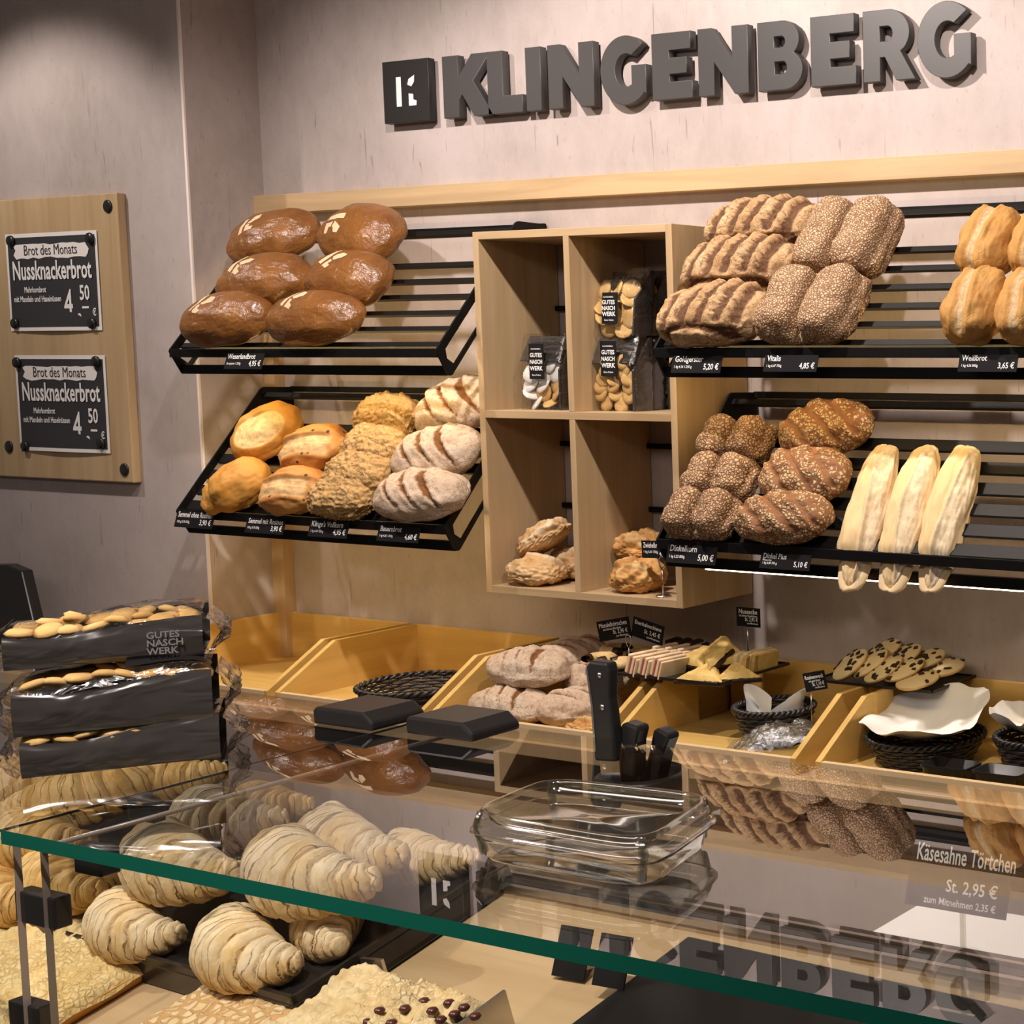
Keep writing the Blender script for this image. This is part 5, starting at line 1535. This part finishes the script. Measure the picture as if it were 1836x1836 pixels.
def knife(label, u0, v0, u1, v1, wd, dp, rivets, y):
    T = at(u0, v0, y=y); B = at(u1, v1, y=y)
    ax = Vector(T - B); Lh = ax.length; ax.normalize()
    side = Vector((1, 0, 0)); side = (side - ax * side.dot(ax)).normalized(); n = side.cross(ax)
    Mx = Matrix(((side.x, n.x, ax.x, B[0]), (side.y, n.y, ax.y, B[1]), (side.z, n.z, ax.z, B[2]), (0, 0, 0, 1)))
    r = thing('kitchen_knife', label, 'knife', (B[0], B[1], B[2]), 'knives in the black holder')
    prof = [(-wd * .46, -.01), (wd * .46, -.01), (wd * .44, Lh * .3), (wd * .40, Lh * .6), (wd * .52, Lh * .9), (wd * .46, Lh), (-wd * .30, Lh * 1.02), (-wd * .5, Lh * .94), (-wd * .44, Lh * .5)]
    mb = MB().prism(prof, lambda a, b, d: tuple(Mx @ Vector((a, d, b))), -dp / 2, dp / 2)
    hd = mb.build('handle', M['blackp'], r, .003)
    MB().prism([(-wd * .42, -.13), (-wd * .1, -.16), (wd * .3, -.10), (wd * .42, -.01), (-wd * .42, -.01)], lambda a, b, d: tuple(Mx @ Vector((a, d, b))), -.0008, .0008).build('blade', M['steel'], r)
    for f in rivets:
        mb = MB().lathe([(0, 0), (.0032, 0), (.0028, .0012), (0, .0014)], 14)
        Q = Mx @ Matrix.Translation((wd * .10, dp / 2 - .0002, Lh * f)) @ Matrix.Rotation(-math.pi / 2, 4, 'X')
        mb.v = [tuple(Q @ Vector(p)) for p in mb.v]; mb.build('rivet', M['steel'], hd)
    if rivets:
        MB().prism([(-wd * .40, .0), (-wd * .36, Lh * .5), (-wd * .44, Lh * .93), (-wd * .36, Lh * .93), (-wd * .28, Lh * .5), (-wd * .32, .0)], lambda a, b, d: tuple(Mx @ Vector((a, d, b))), -dp / 2 - .0008, dp / 2 + .0008).build('tang', M['steel'], hd)


knife('big riveted black knife handle standing tallest in the holder', 1078, 1186, 1092, 1345, .030, .014, (.86, .50), -1.640)
knife('middle black knife handle in the holder', 1139, 1296, 1134, 1372, .022, .018, (), -1.625)
knife('right black knife handle with rounded end in the holder', 1196, 1308, 1178, 1385, .020, .018, (), -1.600)

# ------------------------------------------------------------------ stacked biscuit packs on the left glass top
A_ = np.array((2.358, -1.968, 0)); B_ = np.array((2.451, -1.848, 0))
e1 = (B_ - A_) / np.linalg.norm(B_ - A_); e2 = np.array((-e1[1], e1[0], 0))
LP, DP = .152, .085


def pack(label, z, off, hs, dome, seed, lab):
    o0 = A_ + e1 * off + e2 * (.014 if seed == 3 else 0) + np.array((0, 0, z))
    ctr_ = o0 + e1 * LP / 2 + e2 * DP / 2
    r = thing('biscuit_pack', label, 'biscuit pack', ctr_, 'black biscuit packs stacked on the glass')
    def Q(a, b, h): return o0 + e1 * LP * a + e2 * DP * b + np.array((0, 0, h))
    def wave(a): return hs + .005 * math.sin(5.6 * a + 3.4) + .004 * sstep(a, .75, 1)
    mb = MB()
    for b, sg in ((0, 1), (1, -1)):
        def f(u, v, b=b, sg=sg):
            bul = .0035 * math.sin(math.pi * v) + .0015 * noise.noise(Vector((u * 5 + seed, v * 3, b))) + .0012 * noise.noise(Vector((u * 3 + seed, v * 14, b)))
            return Q(u, b - sg * bul / DP, wave(u) * v)
        mb.grid(f, 50, 12, flip=(b == 1))
    mb.grid(lambda u, v: Q(u, v, .0006), 4, 4)
    mb.build('black_sleeve', M['foil'], r)
    def film(u, v):
        n = noise.noise(Vector((u * 8 + seed, v * 6, 2)))
        return Q(u, v, wave(u) + (dome + .002 * n) * (math.sin(math.pi * max(0, min(1, v)))) ** .4 * (math.sin(math.pi * (.06 + .88 * u))) ** .5)
    MB().grid(film, 50, 18).build('clear_window', M['film'], r)
    def endf(u, v, s_=1):
        bb = u; n = noise.noise(Vector((bb * 9 + seed, v * 5, 7 * s_)))
        d = .014 * math.sin(math.pi * min(1, v * 1.02)) * (1 + .7 * n) + .003
        return Q((1 if s_ > 0 else 0) + s_ * d / LP, bb, (hs + .004) * v)
    MB().grid(lambda u, v: endf(u, v, 1), 30, 22).build('crinkled_end', M['film2'], r)
    MB().grid(lambda u, v: endf(u, v, -1), 30, 22).build('crinkled_end', M['film2'], r)
    rnd = random.Random(seed)
    for i in range(8):
        for j in range(3):
            c_ = Q(.09 + .82 * i / 7 + rnd.uniform(-.02, .02), (.14, .42, .72)[j], hs - .008 + rnd.uniform(0, .004) + dome * (.45, .6, .5)[j] * math.sin(math.pi * (.1 + .8 * i / 7)) ** .6)
            Mx = Matrix.Translation(c_) @ Matrix.Rotation(rnd.uniform(0, 3), 4, 'Z') @ Matrix.Rotation(rnd.uniform(-.5, .5), 4, 'Y')
            mb = MB().lathe([(0, 0), (.011, 0), (.013, .003), (.009, .0065), (0, .007)], 12); mb.v = [tuple(Mx @ Vector(p)) for p in mb.v]
            mb.build('biscuit', M['biscuit'], r)
    if lab:
        lb = MB().grid(lambda u, v: np.array(film(.56 + .40 * u, .08 + .42 * v)) + np.array((0, 0, .0012)), 14, 8); lb.build('paper_label', M['card'], r)
        a = np.array(film(.58, .10)); b = np.array(film(.94, .10)); c_ = np.array(film(.74, .42))
        rt = b - a; up_ = np.array(film(.74, .42)) - np.array(film(.74, .10))
        L = [('GUTES', .006, -.006, .002, 'LEFT', .03, 1), ('NASCH', .006, -.006, -.006, 'LEFT', .03, 1), ('KLINGENBERG', .0028, -.044, -.001, 'LEFT', .02, 1), ('Kekse', .0042, .024, -.003, 'LEFT', .02, 1)]
        Mx = face_matrix((a + b) / 2 + up_ * .55 + np.array((0, 0, .0042)), rt, up_)
        text_lines(L, M['white'], Matrix.Translation(-Vector(parent_off(r))) @ Mx, r)
    return r


pack('lowest black biscuit pack, lying directly on the glass top', GZ + .0006, 0, .034, .004, 1, False)
pack('middle black biscuit pack with printed label on its window', GZ + .0385, -.004, .040, .020, 2, True)
pack('topmost black biscuit pack with a glaring window', GZ + .0965, -.010, .031, .013, 3, False)
tw = MB()
sl = bpy.data.objects.get('lettering')
# printed letters on the top pack's sleeve
o0 = A_ + np.array((0, 0, GZ + .0965)) + e1 * (-.010) + e2 * (.014 - .0062)
top_pack = [o for o in bpy.data.objects if o.get('label', '').startswith('topmost black biscuit pack')][0]
text_lines([('GUTES', .006, .108, .020, 'LEFT', .02, 1), ('NASCH', .006, .108, .0125, 'LEFT', .02, 1), ('WERK', .006, .108, .005, 'LEFT', .02, 1)],
           plain('silver_print', (.22, .21, .20), .4), Matrix.Translation(-Vector(parent_off(top_pack))) @ face_matrix(o0, e1, (0, 0, 1)), top_pack)

# ------------------------------------------------------------------ clear plastic tub on the glass
CQ = [at(818, 1470, z=GZ + .032), at(1168, 1530, z=GZ + .032), at(1302, 1437, z=GZ + .032), at(978, 1402, z=GZ + .032)]
tc = sum(CQ) / 4
tb = thing('clear_tub', 'empty clear plastic tub with lid on the glass counter top', 'plastic tub', (tc[0], tc[1], GZ + .0006))


def tub_ring(k, z, a, bulge=.05):
    n = 5.5
    c_, s_ = math.cos(a), math.sin(a)
    s = sgn(c_, 2 / n); t = sgn(s_, 2 / n)
    s, t = s * k, t * k
    w4 = ((1 - s) * (1 - t) / 4, (1 + s) * (1 - t) / 4, (1 + s) * (1 + t) / 4, (1 - s) * (1 + t) / 4)
    P = sum(w_ * q for w_, q in zip(w4, CQ))
    return (P[0], P[1], z)


def loft(prof, name, nu=96):
    return MB().grid(lambda u, v: tub_ring(prof[round(v * (len(prof) - 1))][0], GZ + prof[round(v * (len(prof) - 1))][1], 2 * math.pi * u), nu, len(prof), True).build(name, M['pet'], tb)


loft([(0, .0012), (.86, .0012), (.89, .002), (.905, .004), (.90, .0075), (.92, .009), (.93, .016), (.945, .019), (1.0, .0195), (1.02, .021)], 'tub_base')
lid_ = loft([(1.02, .0225), (1.0, .023), (.965, .0235), (.955, .028), (.97, .0295), (.955, .032), (.94, .032), (.935, .036), (.915, .0385), (.89, .0385), (.87, .036), (.855, .031), (.83, .030), (.82, .0285), (0, .0285)], 'lid')
for a in (0.79, 2.36, 3.93, 5.5):
    mb = MB()
    for d in (-.06, -.02, .02, .06):
        mb.tube([tub_ring(.93, GZ + .006, a + d), tub_ring(.96, GZ + .018, a + d), tub_ring(.985, GZ + .027, a + d), tub_ring(.94, GZ + .037, a + d)], .0016, 6)
    mb.build('corner_ribs', M['pet'], lid_)
